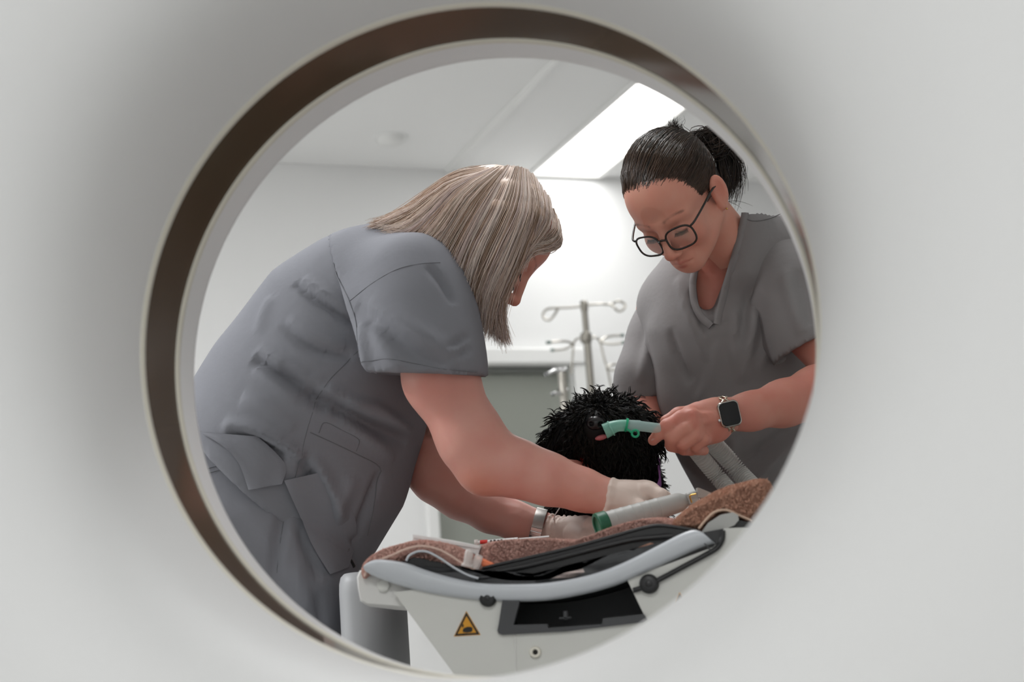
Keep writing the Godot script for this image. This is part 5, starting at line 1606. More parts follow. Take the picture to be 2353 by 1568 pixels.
func blond_hair(t: Node3D, x: Transform3D) -> void:
	var near := [
		[Vector3(-0.0878, 1.5099, -0.8193), Vector3(-0.1362, 1.5035, -0.8035), Vector3(-0.1829, 1.4761, -0.7923), Vector3(-0.232, 1.4353, -0.7733), Vector3(-0.2734, 1.4164, -0.7611)],
		[Vector3(-0.0938, 1.5015, -0.7996), Vector3(-0.1491, 1.4844, -0.7696), Vector3(-0.1949, 1.4491, -0.755), Vector3(-0.2416, 1.4224, -0.7489), Vector3(-0.2776, 1.4127, -0.751)],
		[Vector3(-0.0971, 1.4903, -0.7808), Vector3(-0.1549, 1.4623, -0.7373), Vector3(-0.2046, 1.4265, -0.7275), Vector3(-0.246, 1.4132, -0.7347), Vector3(-0.2805, 1.4115, -0.7508)],
		[Vector3(-0.0849, 1.4905, -0.7722), Vector3(-0.1386, 1.4499, -0.7215), Vector3(-0.1802, 1.4044, -0.7046), Vector3(-0.2131, 1.38, -0.7051), Vector3(-0.2424, 1.3808, -0.7111)],
		[Vector3(-0.073, 1.4887, -0.7639), Vector3(-0.1195, 1.4347, -0.7068), Vector3(-0.157, 1.3747, -0.6832), Vector3(-0.1778, 1.3473, -0.6757), Vector3(-0.1708, 1.3311, -0.6698)],
		[Vector3(-0.0613, 1.4862, -0.7558), Vector3(-0.0945, 1.4139, -0.6941), Vector3(-0.1301, 1.3491, -0.6769), Vector3(-0.1485, 1.3032, -0.6788), Vector3(-0.1418, 1.2589, -0.6994)],
		[Vector3(-0.0518, 1.484, -0.7525), Vector3(-0.0737, 1.4043, -0.6888), Vector3(-0.1098, 1.3352, -0.6724), Vector3(-0.1328, 1.2823, -0.6854), Vector3(-0.1333, 1.2306, -0.7169)],
		[Vector3(-0.0431, 1.4805, -0.7493), Vector3(-0.0547, 1.3989, -0.6874), Vector3(-0.0898, 1.3279, -0.6716), Vector3(-0.1163, 1.2734, -0.6845), Vector3(-0.1257, 1.2267, -0.7188)],
		[Vector3(-0.0345, 1.4772, -0.7512), Vector3(-0.0337, 1.396, -0.691), Vector3(-0.0632, 1.3227, -0.6713), Vector3(-0.0973, 1.2654, -0.6888), Vector3(-0.1117, 1.2204, -0.7221)],
		[Vector3(-0.028, 1.4741, -0.7579), Vector3(-0.0171, 1.3961, -0.6985), Vector3(-0.0432, 1.3192, -0.68), Vector3(-0.0803, 1.2587, -0.6978), Vector3(-0.1007, 1.2103, -0.7258)],
		[Vector3(-0.021, 1.4689, -0.7651), Vector3(-0.0121, 1.3932, -0.7101), Vector3(-0.0478, 1.3154, -0.6905), Vector3(-0.083, 1.2534, -0.7037), Vector3(-0.0772, 1.1927, -0.7328)],
		[Vector3(-0.0134, 1.4561, -0.7741), Vector3(-0.0065, 1.3901, -0.727), Vector3(-0.0441, 1.3221, -0.7051), Vector3(-0.0778, 1.2607, -0.7081), Vector3(-0.0933, 1.2177, -0.7253)],
		[Vector3(-0.0049, 1.4384, -0.7842), Vector3(-0.0024, 1.3838, -0.7444), Vector3(-0.039, 1.3341, -0.7136), Vector3(-0.0671, 1.2886, -0.714), Vector3(-0.0835, 1.2468, -0.7205)]]
	var front := [
		[Vector3(-0.0006, 1.4264, -0.8079), Vector3(0.0059, 1.3843, -0.7764), Vector3(-0.0115, 1.3556, -0.7439), Vector3(-0.0336, 1.3416, -0.7179), Vector3(-0.0528, 1.3107, -0.7114)],
		[Vector3(0.0052, 1.4018, -0.8139), Vector3(0.0046, 1.3713, -0.7893), Vector3(-0.0101, 1.35, -0.7504), Vector3(-0.0317, 1.3414, -0.7234), Vector3(-0.0503, 1.3163, -0.7157)],
		[Vector3(0.0055, 1.3836, -0.8281), Vector3(0.0041, 1.3603, -0.7967), Vector3(-0.0076, 1.3476, -0.7616), Vector3(-0.0285, 1.341, -0.7291), Vector3(-0.0461, 1.3252, -0.7196)]]
	# far side: the same locks mirrored through the head's middle plane
	var nx := x.basis.x.normalized()
	var far := []
	for gd in near.slice(0, 6):
		var m := []
		for p in gd:
			m.append(p - nx * 2.0 * (p - x.origin).dot(nx))
		far.append(m)
	# inner volume
	var f := Field.new(x.origin - Vector3(0.26, 0.24, 0.2), x.origin + Vector3(0.17, 0.17, 0.2), 0.006)
	f.egg(x * Vector3(0, 0.044, -0.016), Vector3(0.0725, 0.084, 0.092), 0.0, x.basis.orthonormalized())
	for fam in [near, far]:
		for gd in fam:
			var p := curve(gd, 8)
			for k in 7:
				var inn: Vector3 = (x.origin + x.basis * Vector3(0, 0.01, -0.03) - p[k]).normalized()
				var inn2: Vector3 = (x.origin + x.basis * Vector3(0, 0.01, -0.03) - p[k + 1]).normalized()
				var r := lerpf(0.012, 0.008, k / 7.0)
				f.cone(p[k] + inn * (r + 0.0015), p[k + 1] + inn2 * (r + 0.0012), r, r * 0.95, 0.012)
	# the face stays free
	f.cone(x * Vector3(0, 0.045, 0.125), x * Vector3(0, -0.12, 0.12), 0.052, 0.075, 0.0, Vector3.ZERO, 1.0, true)
	var mb := MB.new()
	mb.colored = true
	f.net(mb, lin(204, 178, 160))
	var tones := [lin(246, 230, 218), lin(240, 222, 209), lin(224, 202, 187), lin(250, 238, 229), lin(196, 168, 148), lin(240, 221, 214), lin(228, 210, 206), lin(160, 134, 114)]
	var hr := part("hair", mb, M.hair, t, "straight blond hair with ash and rose strands")
	var st := MB.new()
	st.colored = true
	for fam in [[near, 4600], [far, 1000], [front, 700]]:
		var gds: Array = fam[0]
		var lock := []
		for k in gds.size() * 9:
			lock.append([rng.randi() % tones.size(), rnd(-0.006, 0.006), rnd(0.0, 1.0)])
		for k in fam[1]:
			var u := rng.randf() * (gds.size() - 1.001)
			var a := int(u)
			var w := u - a
			var lk: Array = lock[int(u * 9.0)]
			var off := rvec(0.0028)
			var lift: float = rnd(-0.0012, 0.0032) + lk[1] * 0.35
			var cut := rnd(0.86, 1.06) + (0.05 if rng.randf() < 0.1 else 0.0)
			var pts := []
			for q in 5:
				var p: Vector3 = gds[a][q].lerp(gds[a + 1][q], w)
				var out: Vector3 = (p - x.origin).normalized()
				var uc := minf((int(u * 9.0) + 0.5) / 9.0, gds.size() - 1.001)
				var pc: Vector3 = gds[int(uc)][q].lerp(gds[int(uc) + 1][q], uc - int(uc))
				p = p.lerp(pc, 0.16 * q)
				pts.append(p + out * (lift + lk[1] * 0.25 * q) + off * (0.3 + 0.3 * q) + rvec(0.0007 * q))
			pts[4] = pts[3].lerp(pts[4], cut)
			var c0: Color = tones[lk[0] if rng.randf() < 0.65 else rng.randi() % tones.size()]
			var dark := c0.lerp(lin(176, 148, 124), 0.4)
			strand(st, curve(pts, 11), rnd(0.0003, 0.0008), dark, c0)
	# loose flyaway hairs
	for k in 60:
		var u := rng.randf() * (near.size() - 1.001)
		var a := int(u)
		var pts := []
		for q in 5:
			var p: Vector3 = near[a][q].lerp(near[a + 1][q], u - a)
			pts.append(p + (p - x.origin).normalized() * rnd(0.0, 0.008) * q * 0.5 + rvec(0.004))
		strand(st, curve(pts, 12), 0.0003, tones[2], tones[0])
	part("hair_strands", st, M.hair, hr, "", "stuff")

func right_person() -> void:
	var t := thing("person", "person in grey scrubs with glasses and tied dark hair holding the breathing tube", "person", Vector3(0.42, 0, -1.15))
	var skin := lin(214, 150, 132)
	var rosy := lin(204, 120, 106)
	var x := Transform3D(Basis(Vector3(0.8495, 0.0067, 0.5276), Vector3(-0.4081, 0.642, 0.649), Vector3(-0.3344, -0.7666, 0.5481)).orthonormalized() * Basis.from_scale(Vector3.ONE * 0.91), Vector3(0.1999, 1.4382, -0.8961))
	# --- body: neck, chest and both arms in one field ---
	var f := Field.new(Vector3(0.0, 0.78, -1.35), Vector3(0.62, 1.46, -0.66), 0.007)
	f.chain([x * Vector3(0, -0.05, -0.038), Vector3(0.2554, 1.4001, -1.0096), Vector3(0.2523, 1.3492, -1.0921), Vector3(0.2578, 1.2657, -1.1465), Vector3(0.2862, 1.1144, -1.203)], [0.0455, 0.044, 0.062, 0.1, 0.105], 0.03)
	f.cone(Vector3(0.2539, 1.3606, -1.0745), Vector3(0.2339, 1.2594, -1.1032), 0.055, 0.082, 0.03)
	f.chain([Vector3(0.2824, 1.3632, -1.0986), Vector3(0.3581, 1.3629, -1.0681), Vector3(0.3997, 1.2282, -0.9991), Vector3(0.4472, 1.1165, -0.9572)], [0.04, 0.045, 0.047, 0.043], 0.03)
	f.chain([Vector3(0.4472, 1.1165, -0.9572), Vector3(0.3916, 1.1002, -0.9114), Vector3(0.3338, 1.0817, -0.8607), Vector3(0.2818, 1.0689, -0.8251), Vector3(0.246, 1.0634, -0.8057)], [0.046, 0.0425, 0.0345, 0.0275, 0.0252], 0.02)
	f.chain([Vector3(0.2414, 1.3407, -1.1181), Vector3(0.155, 1.3241, -1.1816), Vector3(0.1089, 1.1922, -1.1822), Vector3(0.0938, 1.122, -1.1536)], [0.06, 0.05, 0.042, 0.037], 0.03)
	f.chain([Vector3(0.0938, 1.122, -1.1536), Vector3(0.0802, 1.046, -1.0645), Vector3(0.0637, 1.0092, -0.977)], [0.037, 0.03, 0.024], 0.02)
	var body := MB.new()
	body.colored = true
	f.net(body, skin)
	flush(body, 0, 33, rosy, 0.6)
	paint(body, 0, [[Vector3(0.243, 1.3065, -0.9708), 0.09, rosy, 0.5], [Vector3(0.3626, 1.0976, -0.8563), 0.08, lin(212, 136, 120), 0.5], [Vector3(0.2643, 1.0558, -0.7893), 0.06, lin(212, 138, 124), 0.5]])
	# holding hand: back of the hand towards the viewer, index finger along the tube
	var h := around([Vector3(0.2583, 1.0658, -0.807), Vector3(0.1331, 1.03, -0.7555), Vector3(0.1957, 1.0187, -0.8287), Vector3(0.2034, 1.0719, -0.767)], 0.036, 0.0027)
	var thick := Vector3(-0.0662, -0.0917, -0.9936)
	h.chain([Vector3(0.2582, 1.0668, -0.814), Vector3(0.2379, 1.0622, -0.8018), Vector3(0.2179, 1.0594, -0.7923)], [0.0262, 0.0255, 0.026], 0.01, thick, 0.85)
	h.cone(Vector3(0.2252, 1.0654, -0.792), Vector3(0.1909, 1.0648, -0.7791), 0.0225, 0.0165, 0.012, thick, 0.8)
	h.cone(Vector3(0.2241, 1.0547, -0.7921), Vector3(0.1923, 1.051, -0.7781), 0.022, 0.0155, 0.012, thick, 0.8)
	h.cone(Vector3(0.2231, 1.0458, -0.7959), Vector3(0.1975, 1.0393, -0.7854), 0.02, 0.0145, 0.012, thick, 0.8)
	h.cone(Vector3(0.2258, 1.041, -0.8024), Vector3(0.2069, 1.0312, -0.7967), 0.017, 0.013, 0.012, thick, 0.85)
	h.chain([Vector3(0.1911, 1.0639, -0.7731), Vector3(0.1759, 1.059, -0.7617), Vector3(0.1539, 1.0467, -0.7549), Vector3(0.1408, 1.0379, -0.7601), Vector3(0.1302, 1.0299, -0.7675)], [0.0145, 0.0122, 0.0112, 0.0098, 0.0082], 0.0025)
	h.egg(Vector3(0.1554, 1.0477, -0.7539), Vector3(0.0122, 0.0118, 0.0118), 0.004)
	h.chain([Vector3(0.1924, 1.0495, -0.7722), Vector3(0.1804, 1.0409, -0.7558), Vector3(0.1604, 1.0298, -0.7532), Vector3(0.1572, 1.0201, -0.7693), Vector3(0.1672, 1.0176, -0.7887)], [0.0135, 0.012, 0.0118, 0.0102, 0.009], 0.0015)
	h.chain([Vector3(0.2003, 1.0374, -0.7779), Vector3(0.1937, 1.0304, -0.7619), Vector3(0.1755, 1.0201, -0.7615), Vector3(0.1747, 1.0136, -0.7783), Vector3(0.1864, 1.0129, -0.7976)], [0.013, 0.0115, 0.0112, 0.0096, 0.0086], 0.0015)
	h.chain([Vector3(0.2098, 1.0296, -0.7871), Vector3(0.2059, 1.0257, -0.775), Vector3(0.1937, 1.017, -0.7771), Vector3(0.1947, 1.0126, -0.7906), Vector3(0.2047, 1.0123, -0.8065)], [0.012, 0.0105, 0.0098, 0.0086, 0.008], 0.0015)
	h.chain([Vector3(0.2286, 1.0728, -0.8116), Vector3(0.2016, 1.0756, -0.8175), Vector3(0.1711, 1.0712, -0.809), Vector3(0.1505, 1.0633, -0.8026)], [0.018, 0.0135, 0.0115, 0.009], 0.008)
	# knuckles, tendons, nails
	for q in [[Vector3(0.1944, 1.0624, -0.7563), 0.008], [Vector3(0.1956, 1.0484, -0.7574), 0.0078], [Vector3(0.2008, 1.037, -0.7657), 0.007]]:
		h.egg(q[0], Vector3.ONE * q[1], 0.01)
	h.cone(Vector3(0.1994, 1.0612, -0.7604), Vector3(0.2287, 1.0598, -0.77), 0.0035, 0.003, 0.008)
	h.cone(Vector3(0.1994, 1.0485, -0.761), Vector3(0.23, 1.0538, -0.7715), 0.0035, 0.003, 0.008)
	var s := body.v.size()
	h.net(body, skin)
	flush(body, s, 34, rosy, 0.7)
	paint(body, s, [[Vector3(0.1944, 1.0605, -0.7526), 0.012, lin(210, 124, 110), 0.5], [Vector3(0.1957, 1.0471, -0.7535), 0.014, lin(210, 124, 110), 0.6], [Vector3(0.1684, 1.0546, -0.745), 0.012, lin(212, 126, 112), 0.5], [Vector3(0.1626, 1.0304, -0.7493), 0.012, lin(214, 134, 120), 0.4], [Vector3(0.1321, 1.0301, -0.7605), 0.012, lin(216, 132, 122), 0.5]])
	# the other hand, under the dog's jaw
	var j := around([Vector3(0.0637, 1.0096, -0.9615), Vector3(-0.0164, 1.0022, -0.7763), Vector3(-0.0054, 0.9888, -0.8116)], 0.035, 0.0034)
	j.chain([Vector3(0.0637, 1.0096, -0.9615), Vector3(0.0467, 0.9951, -0.9002), Vector3(0.0332, 0.9917, -0.8578)], [0.024, 0.025, 0.026], 0.01, Vector3(0.0645, -0.9142, -0.4001), 0.75)
	for k in 4:
		var a: Vector3 = [Vector3(0.028, 0.9984, -0.8144), Vector3(0.0215, 0.994, -0.8195), Vector3(0.0186, 0.9893, -0.8304), Vector3(0.0198, 0.9848, -0.847)][k]
		var b: Vector3 = [Vector3(0.0057, 1.0024, -0.7846), Vector3(-0.0014, 0.9975, -0.7949), Vector3(-0.0005, 0.9912, -0.8067), Vector3(0.0051, 0.9851, -0.8242)][k]
		var c: Vector3 = [Vector3(-0.0104, 1.0083, -0.7759), Vector3(-0.0175, 1.0034, -0.7862), Vector3(-0.0142, 0.9963, -0.7985), Vector3(-0.006, 0.9894, -0.8166)][k]
		j.chain([Vector3(0.0353, 0.9929, -0.8578), a, b, c], [0.014, 0.0112, 0.0098, 0.0085], 0.005)
	j.chain([Vector3(0.0447, 0.9903, -0.8803), Vector3(0.0635, 0.9913, -0.8673), Vector3(0.069, 1.0002, -0.8765)], [0.014, 0.0108, 0.009], 0.008)
	s = body.v.size()
	j.net(body, lin(208, 140, 124))
	flush(body, s, 35, rosy, 0.6)
	add_head(body, x, lin(218, 158, 138), 0.0026, lin(186, 100, 92), lin(70, 50, 38), lin(190, 126, 108), 0.012)
	part("body", body, M.skin, t)
	lashes(x, t, M.hair_dark)
	for q in [[Vector3(0.1316, 1.032, -0.7595), Vector3(-0.4983, -0.7525, 0.4306)]]:
		var nl := MB.new()
		nl.ball(q[0], Vector3(0.0045, 0.0016, 0.0058), Basis.looking_at(q[1]), 12)
		part("fingernail", nl, mat("nail", rgb(214, 158, 144), 0.3), t)
	# --- scrub top ---
	folds = []
	var c := Field.new(Vector3(-0.02, 0.66, -1.4), Vector3(0.62, 1.42, -0.7), 0.0067)
	var away := Vector3(-0.4549, 0.2167, -0.8637)
	c.chain([Vector3(0.2674, 1.3818, -1.1028), Vector3(0.2624, 1.2785, -1.1342), Vector3(0.2824, 1.1361, -1.1876), Vector3(0.3189, 1.0584, -1.2195), Vector3(0.3516, 0.987, -1.2391), Vector3(0.3627, 0.8866, -1.2618)], [0.09, 0.134, 0.140, 0.14, 0.14, 0.14], 0.06, away, 0.92)
	c.cone(Vector3(0.3065, 1.374, -1.0894), Vector3(0.3594, 1.3764, -1.0448), 0.085, 0.066, 0.05)
	c.cone(Vector3(0.2421, 1.3505, -1.1265), Vector3(0.1593, 1.3277, -1.1815), 0.08, 0.058, 0.05)
	c.cone(Vector3(0.2684, 1.2231, -1.0951), Vector3(0.238, 1.1542, -1.126), 0.085, 0.09, 0.06)
	ridge(c, [Vector3(0.184, 1.3415, -1.0273), Vector3(0.1921, 1.2902, -1.0083), Vector3(0.2059, 1.2379, -1.0006), Vector3(0.2191, 1.1899, -1.0126)], 0.0036, 0.0101)
	ridge(c, [Vector3(0.2058, 1.3206, -1.0142), Vector3(0.2061, 1.2725, -1.0037), Vector3(0.2198, 1.2277, -0.9944)], -0.0036, 0.0079)
	ridge(c, [Vector3(0.3234, 1.3282, -0.9982), Vector3(0.3106, 1.275, -0.9973), Vector3(0.2922, 1.2095, -0.9982), Vector3(0.2696, 1.1483, -1.0182)], 0.0048, 0.0108)
	ridge(c, [Vector3(0.3058, 1.3209, -0.9973), Vector3(0.2903, 1.2621, -0.9972), Vector3(0.272, 1.2039, -0.9965)], -0.0036, 0.0094)
	ridge(c, [Vector3(0.2811, 1.2692, -0.984), Vector3(0.2714, 1.2183, -0.9934), Vector3(0.2647, 1.1703, -1.0129)], 0.0030, 0.0072)
	ridge(c, [Vector3(0.3354, 1.2897, -1.008), Vector3(0.3257, 1.2254, -1.0202), Vector3(0.3001, 1.1622, -1.0299)], 0.0036, 0.0101)
	ridge(c, [Vector3(0.2405, 1.2115, -0.9801), Vector3(0.228, 1.1641, -0.9987), Vector3(0.1929, 1.1226, -1.0437)], 0.0030, 0.0101)
	ridge(c, [Vector3(0.1513, 1.2656, -1.0902), Vector3(0.1624, 1.2161, -1.0816), Vector3(0.1808, 1.1667, -1.074)], -0.0048, 0.0101)
	ridge(c, [Vector3(0.3648, 1.0717, -1.12), Vector3(0.3154, 1.0285, -1.1014), Vector3(0.2667, 0.9892, -1.1131)], 0.0060, 0.0115)
	ridge(c, [Vector3(0.3357, 1.0798, -1.1038), Vector3(0.2948, 1.0435, -1.0851), Vector3(0.2476, 1.0201, -1.104)], -0.0054, 0.0115)
	ridge(c, [Vector3(0.2533, 1.0658, -1.0539), Vector3(0.2413, 1.0255, -1.0813), Vector3(0.2313, 0.9918, -1.1076)], 0.0048, 0.0086)
	c.cone(Vector3(0.3048, 1.4114, -1.0503), Vector3(0.3615, 1.3957, -1.0513), 0.05, 0.05, 0.04)
	c.cone(Vector3(0.3115, 1.41, -0.9845), Vector3(0.296, 1.3493, -1.0157), 0.033, 0.05, 0.03)
	c.cone(Vector3(0.22, 1.343, -1.0837), Vector3(0.1697, 1.3298, -1.1412), 0.05, 0.05, 0.04)
	# neckband rows laid on before the V is opened
	var bands := []
	for side in [[Vector3(0.2939, 1.4367, -1.0125), Vector3(0.2822, 1.383, -0.9912), Vector3(0.2653, 1.3299, -0.9845), Vector3(0.2486, 1.2785, -0.9826), Vector3(0.2374, 1.2471, -0.9846)], [Vector3(0.2194, 1.3595, -1.0285), Vector3(0.214, 1.3262, -1.009), Vector3(0.2143, 1.2926, -0.9955), Vector3(0.2223, 1.2657, -0.9868), Vector3(0.2374, 1.2471, -0.9846)]]:
		var pts := curve(side, 24)
		var rows := []
		for k in pts.size():
			var q := c.hit(pts[k], facing)
			var n := (c.slope(q) - facing).normalized()
			var along: Vector3 = (pts[mini(k + 1, 24)] - pts[maxi(k - 1, 0)]).normalized()
			var wide := along.cross(n).normalized() * (0.012 if bands.is_empty() else -0.012)
			if (wide.x < 0.0) == bands.is_empty():
				wide = -wide
			rows.append(PackedVector3Array([q - n * 0.004, q + n * 0.0022, q + wide * 0.5 + n * 0.003, q + wide + n * 0.0015, q + wide - n * 0.004]))
		bands.append(rows)
	# open V neck
	c.chain_cut([Vector3(0.2643, 1.4469, -0.9649), Vector3(0.2592, 1.4085, -0.9619), Vector3(0.2503, 1.3491, -0.9629), Vector3(0.2358, 1.2833, -0.9643), Vector3(0.2369, 1.2471, -0.9773)], [0.045, 0.036, 0.031, 0.0195, 0.005], facing, 5.0)
	var top := MB.new()
	c.net(top)
	# sleeves: built apart so that their hems stay open
	for q in [[[Vector3(0.3553, 1.373, -1.0449), Vector3(0.3752, 1.3046, -1.026), Vector3(0.3951, 1.2234, -1.0098), Vector3(0.4065, 1.1794, -1.0001)], [0.064, 0.067, 0.072, 0.076], Vector3(0.3949, 1.1964, -1.0051), Vector3(0.3689, -0.9283, -0.0464), [Vector3(0.3899, 1.2546, -1.0128), Vector3(0.4087, 1.1676, -0.9977)]], [[Vector3(0.1632, 1.3274, -1.1821), Vector3(0.1379, 1.2701, -1.1854), Vector3(0.1113, 1.1997, -1.181), Vector3(0.0932, 1.1317, -1.1927)], [0.058, 0.057, 0.058, 0.060], Vector3(0.1017, 1.1681, -1.1863), Vector3(-0.004, -0.9787, -0.2054), [Vector3(0.1227, 1.2306, -1.1812), Vector3(0.0932, 1.1163, -1.196)]]]:
		var mn: Vector3 = q[0][0].min(q[0][3]) - Vector3.ONE * 0.1
		var mx: Vector3 = q[0][0].max(q[0][3]) + Vector3.ONE * 0.1
		var e := Field.new(mn, mx, 0.0062)
		e.chain(q[0], q[1], 0.03)
		if q[0][0].x > 0.3:
			ridge(e, [Vector3(0.3603, 1.3218, -0.9636), Vector3(0.3651, 1.2672, -0.9551), Vector3(0.3747, 1.2059, -0.9487)], 0.0042, 0.0101)
			ridge(e, [Vector3(0.3817, 1.3202, -0.9669), Vector3(0.3895, 1.2632, -0.9491), Vector3(0.3926, 1.2166, -0.9387)], -0.0036, 0.0086)
		else:
			ridge(e, [Vector3(0.1376, 1.305, -1.1213), Vector3(0.1165, 1.2439, -1.1208), Vector3(0.0957, 1.1831, -1.1203)], 0.0036, 0.0101)
			ridge(e, [Vector3(0.1496, 1.2737, -1.1296), Vector3(0.1407, 1.2193, -1.1294), Vector3(0.1322, 1.1745, -1.1376)], -0.0036, 0.0094)
		e.half(q[2], q[3])
		e.cone(q[4][0], q[4][1], q[1][2] - 0.022, q[1][2] - 0.003, 0.0, Vector3.ZERO, 1.0, true)
		e.net(top)
	crease(top, 0)
	var tp := part("scrub_top", top, M.scrub_warm, t)
	var sm := mat("seam_thread_warm", rgb(114, 111, 111), 0.95)
	seam(c, [Vector3(0.2896, 1.4331, -1.023), Vector3(0.3107, 1.4196, -1.0082), Vector3(0.338, 1.4193, -1.0018), Vector3(0.3722, 1.4299, -1.0044)], tp, sm)
	for rows in bands:
		var nb := MB.new()
		nb.loft(rows)
		part("neckband", nb, M.scrub_warm, tp)
	# --- trousers and shoes, below the frame ---
	var g := Field.new(Vector3(0.15, 0.0, -1.5), Vector3(0.85, 1.05, -0.8), 0.012)
	var hip := Vector3(0.3727, 0.9027, -1.2805)
	g.chain([hip, hip + Vector3(0, -0.08, 0)], [0.135, 0.13], 0.05)
	for q in [-0.09, 0.09]:
		var a := hip + Vector3(q, -0.1, 0)
		g.chain([a, a + Vector3(0.02, -0.3, 0), Vector3(a.x + 0.04, 0.06, a.z)], [0.095, 0.08, 0.065], 0.05)
	var tr := MB.new()
	g.net(tr)
	part("trousers", tr, M.scrub_warm, t)
	for q in [-0.09, 0.09]:
		var sb := MB.new()
		sb.ball(Vector3(hip.x + q + 0.03, 0.045, hip.z + 0.05), Vector3(0.046, 0.045, 0.125))
		part("shoe", sb, M.dark_grey, t)
	dark_hair(t, x)
	glasses(x)
	watch()
	var er := MB.new()
	er.ball(x * Vector3(0.081, -0.042, 0.0), Vector3.ONE * 0.0017, Basis.IDENTITY, 10)
	part("earring", er, M.brass, t)

func dark_hair(t: Node3D, x: Transform3D) -> void:
	var f := Field.new(Vector3(-0.1, -0.1, -0.15), Vector3(0.1, 0.15, 0.1), 0.0042)
	var cen := Vector3(0, 0.042, -0.014)
	var rad := Vector3(0.0785, 0.0915, 0.0995)
	f.egg(cen, rad)
	f.egg(Vector3(0, -0.015, -0.055), Vector3(0.058, 0.05, 0.048), 0.03)
	f.half(Vector3(0, 0.074, 0.08), Vector3(0, -0.687, 0.727))
	for s in [-1.0, 1.0]:
		f.egg(Vector3(s * 0.082, -0.012, -0.002), Vector3(0.03, 0.04, 0.026), 0.004, Basis.IDENTITY, true)
	var mb := MB.new()
	mb.colored = true
	f.net(mb, lin(30, 23, 20))
	for k in mb.v.size():
		mb.v[k] = x * mb.v[k]
	var hr := part("hair", mb, M.hair_dark, t, "dark brown hair combed back and tied up")
	var tones := [lin(34, 26, 22), lin(46, 34, 27), lin(58, 44, 34), lin(28, 22, 19), lin(74, 56, 42)]
	var st := MB.new()
	st.colored = true
	var knot := Vector3(0.028, 0.055, -0.112)
	var kd := ((knot - cen) / rad).normalized()
	for k in 4200:
		# a root along the hairline, or anywhere on the cap
		var a := rnd(-1.0, 1.0)
		var root: Vector3
		if k % 5 < 3:
			var hl := [Vector3(-0.06, -0.05, -0.06), Vector3(-0.074, -0.01, -0.03), Vector3(-0.074, 0.02, 0.012), Vector3(-0.064, 0.038, 0.045), Vector3(-0.038, 0.062, 0.072), Vector3(0, 0.072, 0.082), Vector3(0.038, 0.062, 0.072), Vector3(0.064, 0.038, 0.045), Vector3(0.074, 0.02, 0.012), Vector3(0.074, -0.01, -0.03), Vector3(0.06, -0.05, -0.06)]
			var u := (a * 0.5 + 0.5) * 9.999
			root = hl[int(u)].lerp(hl[int(u) + 1], u - int(u)) + rvec(0.0035) - Vector3(0, absf(rng.randfn()) * 0.003, 0)
		else:
			root = cen + rvec() * rad
			if (root - Vector3(0, 0.074, 0.08)).dot(Vector3(0, -0.687, 0.727)) > 0.0 or root.y < -0.02:
				continue
		var rd := ((root - cen) / rad).normalized()
		if rd.dot(kd) > 0.97:
			continue
		var lift := rnd(1.0, 1.035)
		var pts := []
		for q in 9:
			var u := q / 8.0
			pts.append(x * (cen + rd.slerp(kd, u) * rad * lerpf(1.0, lift, sin(PI * u)) + rvec(0.0006)))
		var c0: Color = tones[rng.randi() % tones.size()]
		strand(st, pts, rnd(0.00025, 0.0006), c0.lerp(lin(110, 80, 58), 0.3 if k % 5 < 3 else 0.0), c0)
	# twisted bun and loose ends
	var bun := Vector3(0.2661, 1.5403, -0.9249)
	for k in 260:
		var ax := (rvec(0.5) + Vector3(0.2, 0.6, 0.8)).normalized()
		var u := ax.cross(Vector3(0.3, 0.1, 1)).normalized()
		var v := ax.cross(u)
		var r := rnd(0.008, 0.024)
		var off := rvec(0.006)
		var a0 := rnd(0, TAU)
		var pts := []
		for q in 9:
			var a := a0 + q * 0.55
			pts.append(bun + off + (u * cos(a) + v * sin(a)) * r)
		strand(st, pts, rnd(0.0006, 0.0011), tones[k % 5], tones[(k + 2) % 5])
	for q in [[[Vector3(0.268, 1.5452, -0.9241), Vector3(0.2835, 1.5436, -0.937), Vector3(0.2958, 1.5241, -0.9531), Vector3(0.2953, 1.4916, -0.9599), Vector3(0.2817, 1.4573, -0.9549)], 160, 0.006], [[Vector3(0.2749, 1.5411, -0.9259), Vector3(0.2896, 1.5323, -0.9402), Vector3(0.3007, 1.5151, -0.9557), Vector3(0.3, 1.4949, -0.9599), Vector3(0.2934, 1.4737, -0.9634)], 60, 0.006], [[Vector3(0.2709, 1.5378, -0.9261), Vector3(0.2762, 1.5225, -0.9404), Vector3(0.2772, 1.4972, -0.9458), Vector3(0.2803, 1.4689, -0.9419), Vector3(0.2744, 1.4535, -0.9443)], 140, 0.005], [[Vector3(0.2326, 1.5436, -0.8988), Vector3(0.2207, 1.5485, -0.8858), Vector3(0.2114, 1.5502, -0.8738), Vector3(0.2065, 1.5576, -0.8715), Vector3(0.2093, 1.5645, -0.8705)], 130, 0.004], [[Vector3(0.2473, 1.5507, -0.9097), Vector3(0.2628, 1.5603, -0.9099), Vector3(0.2757, 1.5626, -0.9215), Vector3(0.2834, 1.5534, -0.9246), Vector3(0.2788, 1.5444, -0.9258)], 140, 0.005], [[Vector3(0.2641, 1.5387, -0.9146), Vector3(0.2584, 1.5535, -0.9107), Vector3(0.2441, 1.5499, -0.8991), Vector3(0.232, 1.538, -0.8999), Vector3(0.2375, 1.5264, -0.9134)], 120, 0.005]]:
		for k in q[1]:
			var off := rvec(q[2])
			var pts := []
			for p in q[0]:
				pts.append(p + off * (0.5 + 0.25 * pts.size()) + rvec(0.0015))
			strand(st, curve(pts, 9), rnd(0.0005, 0.001), tones[k % 4], tones[(k + 1) % 5])
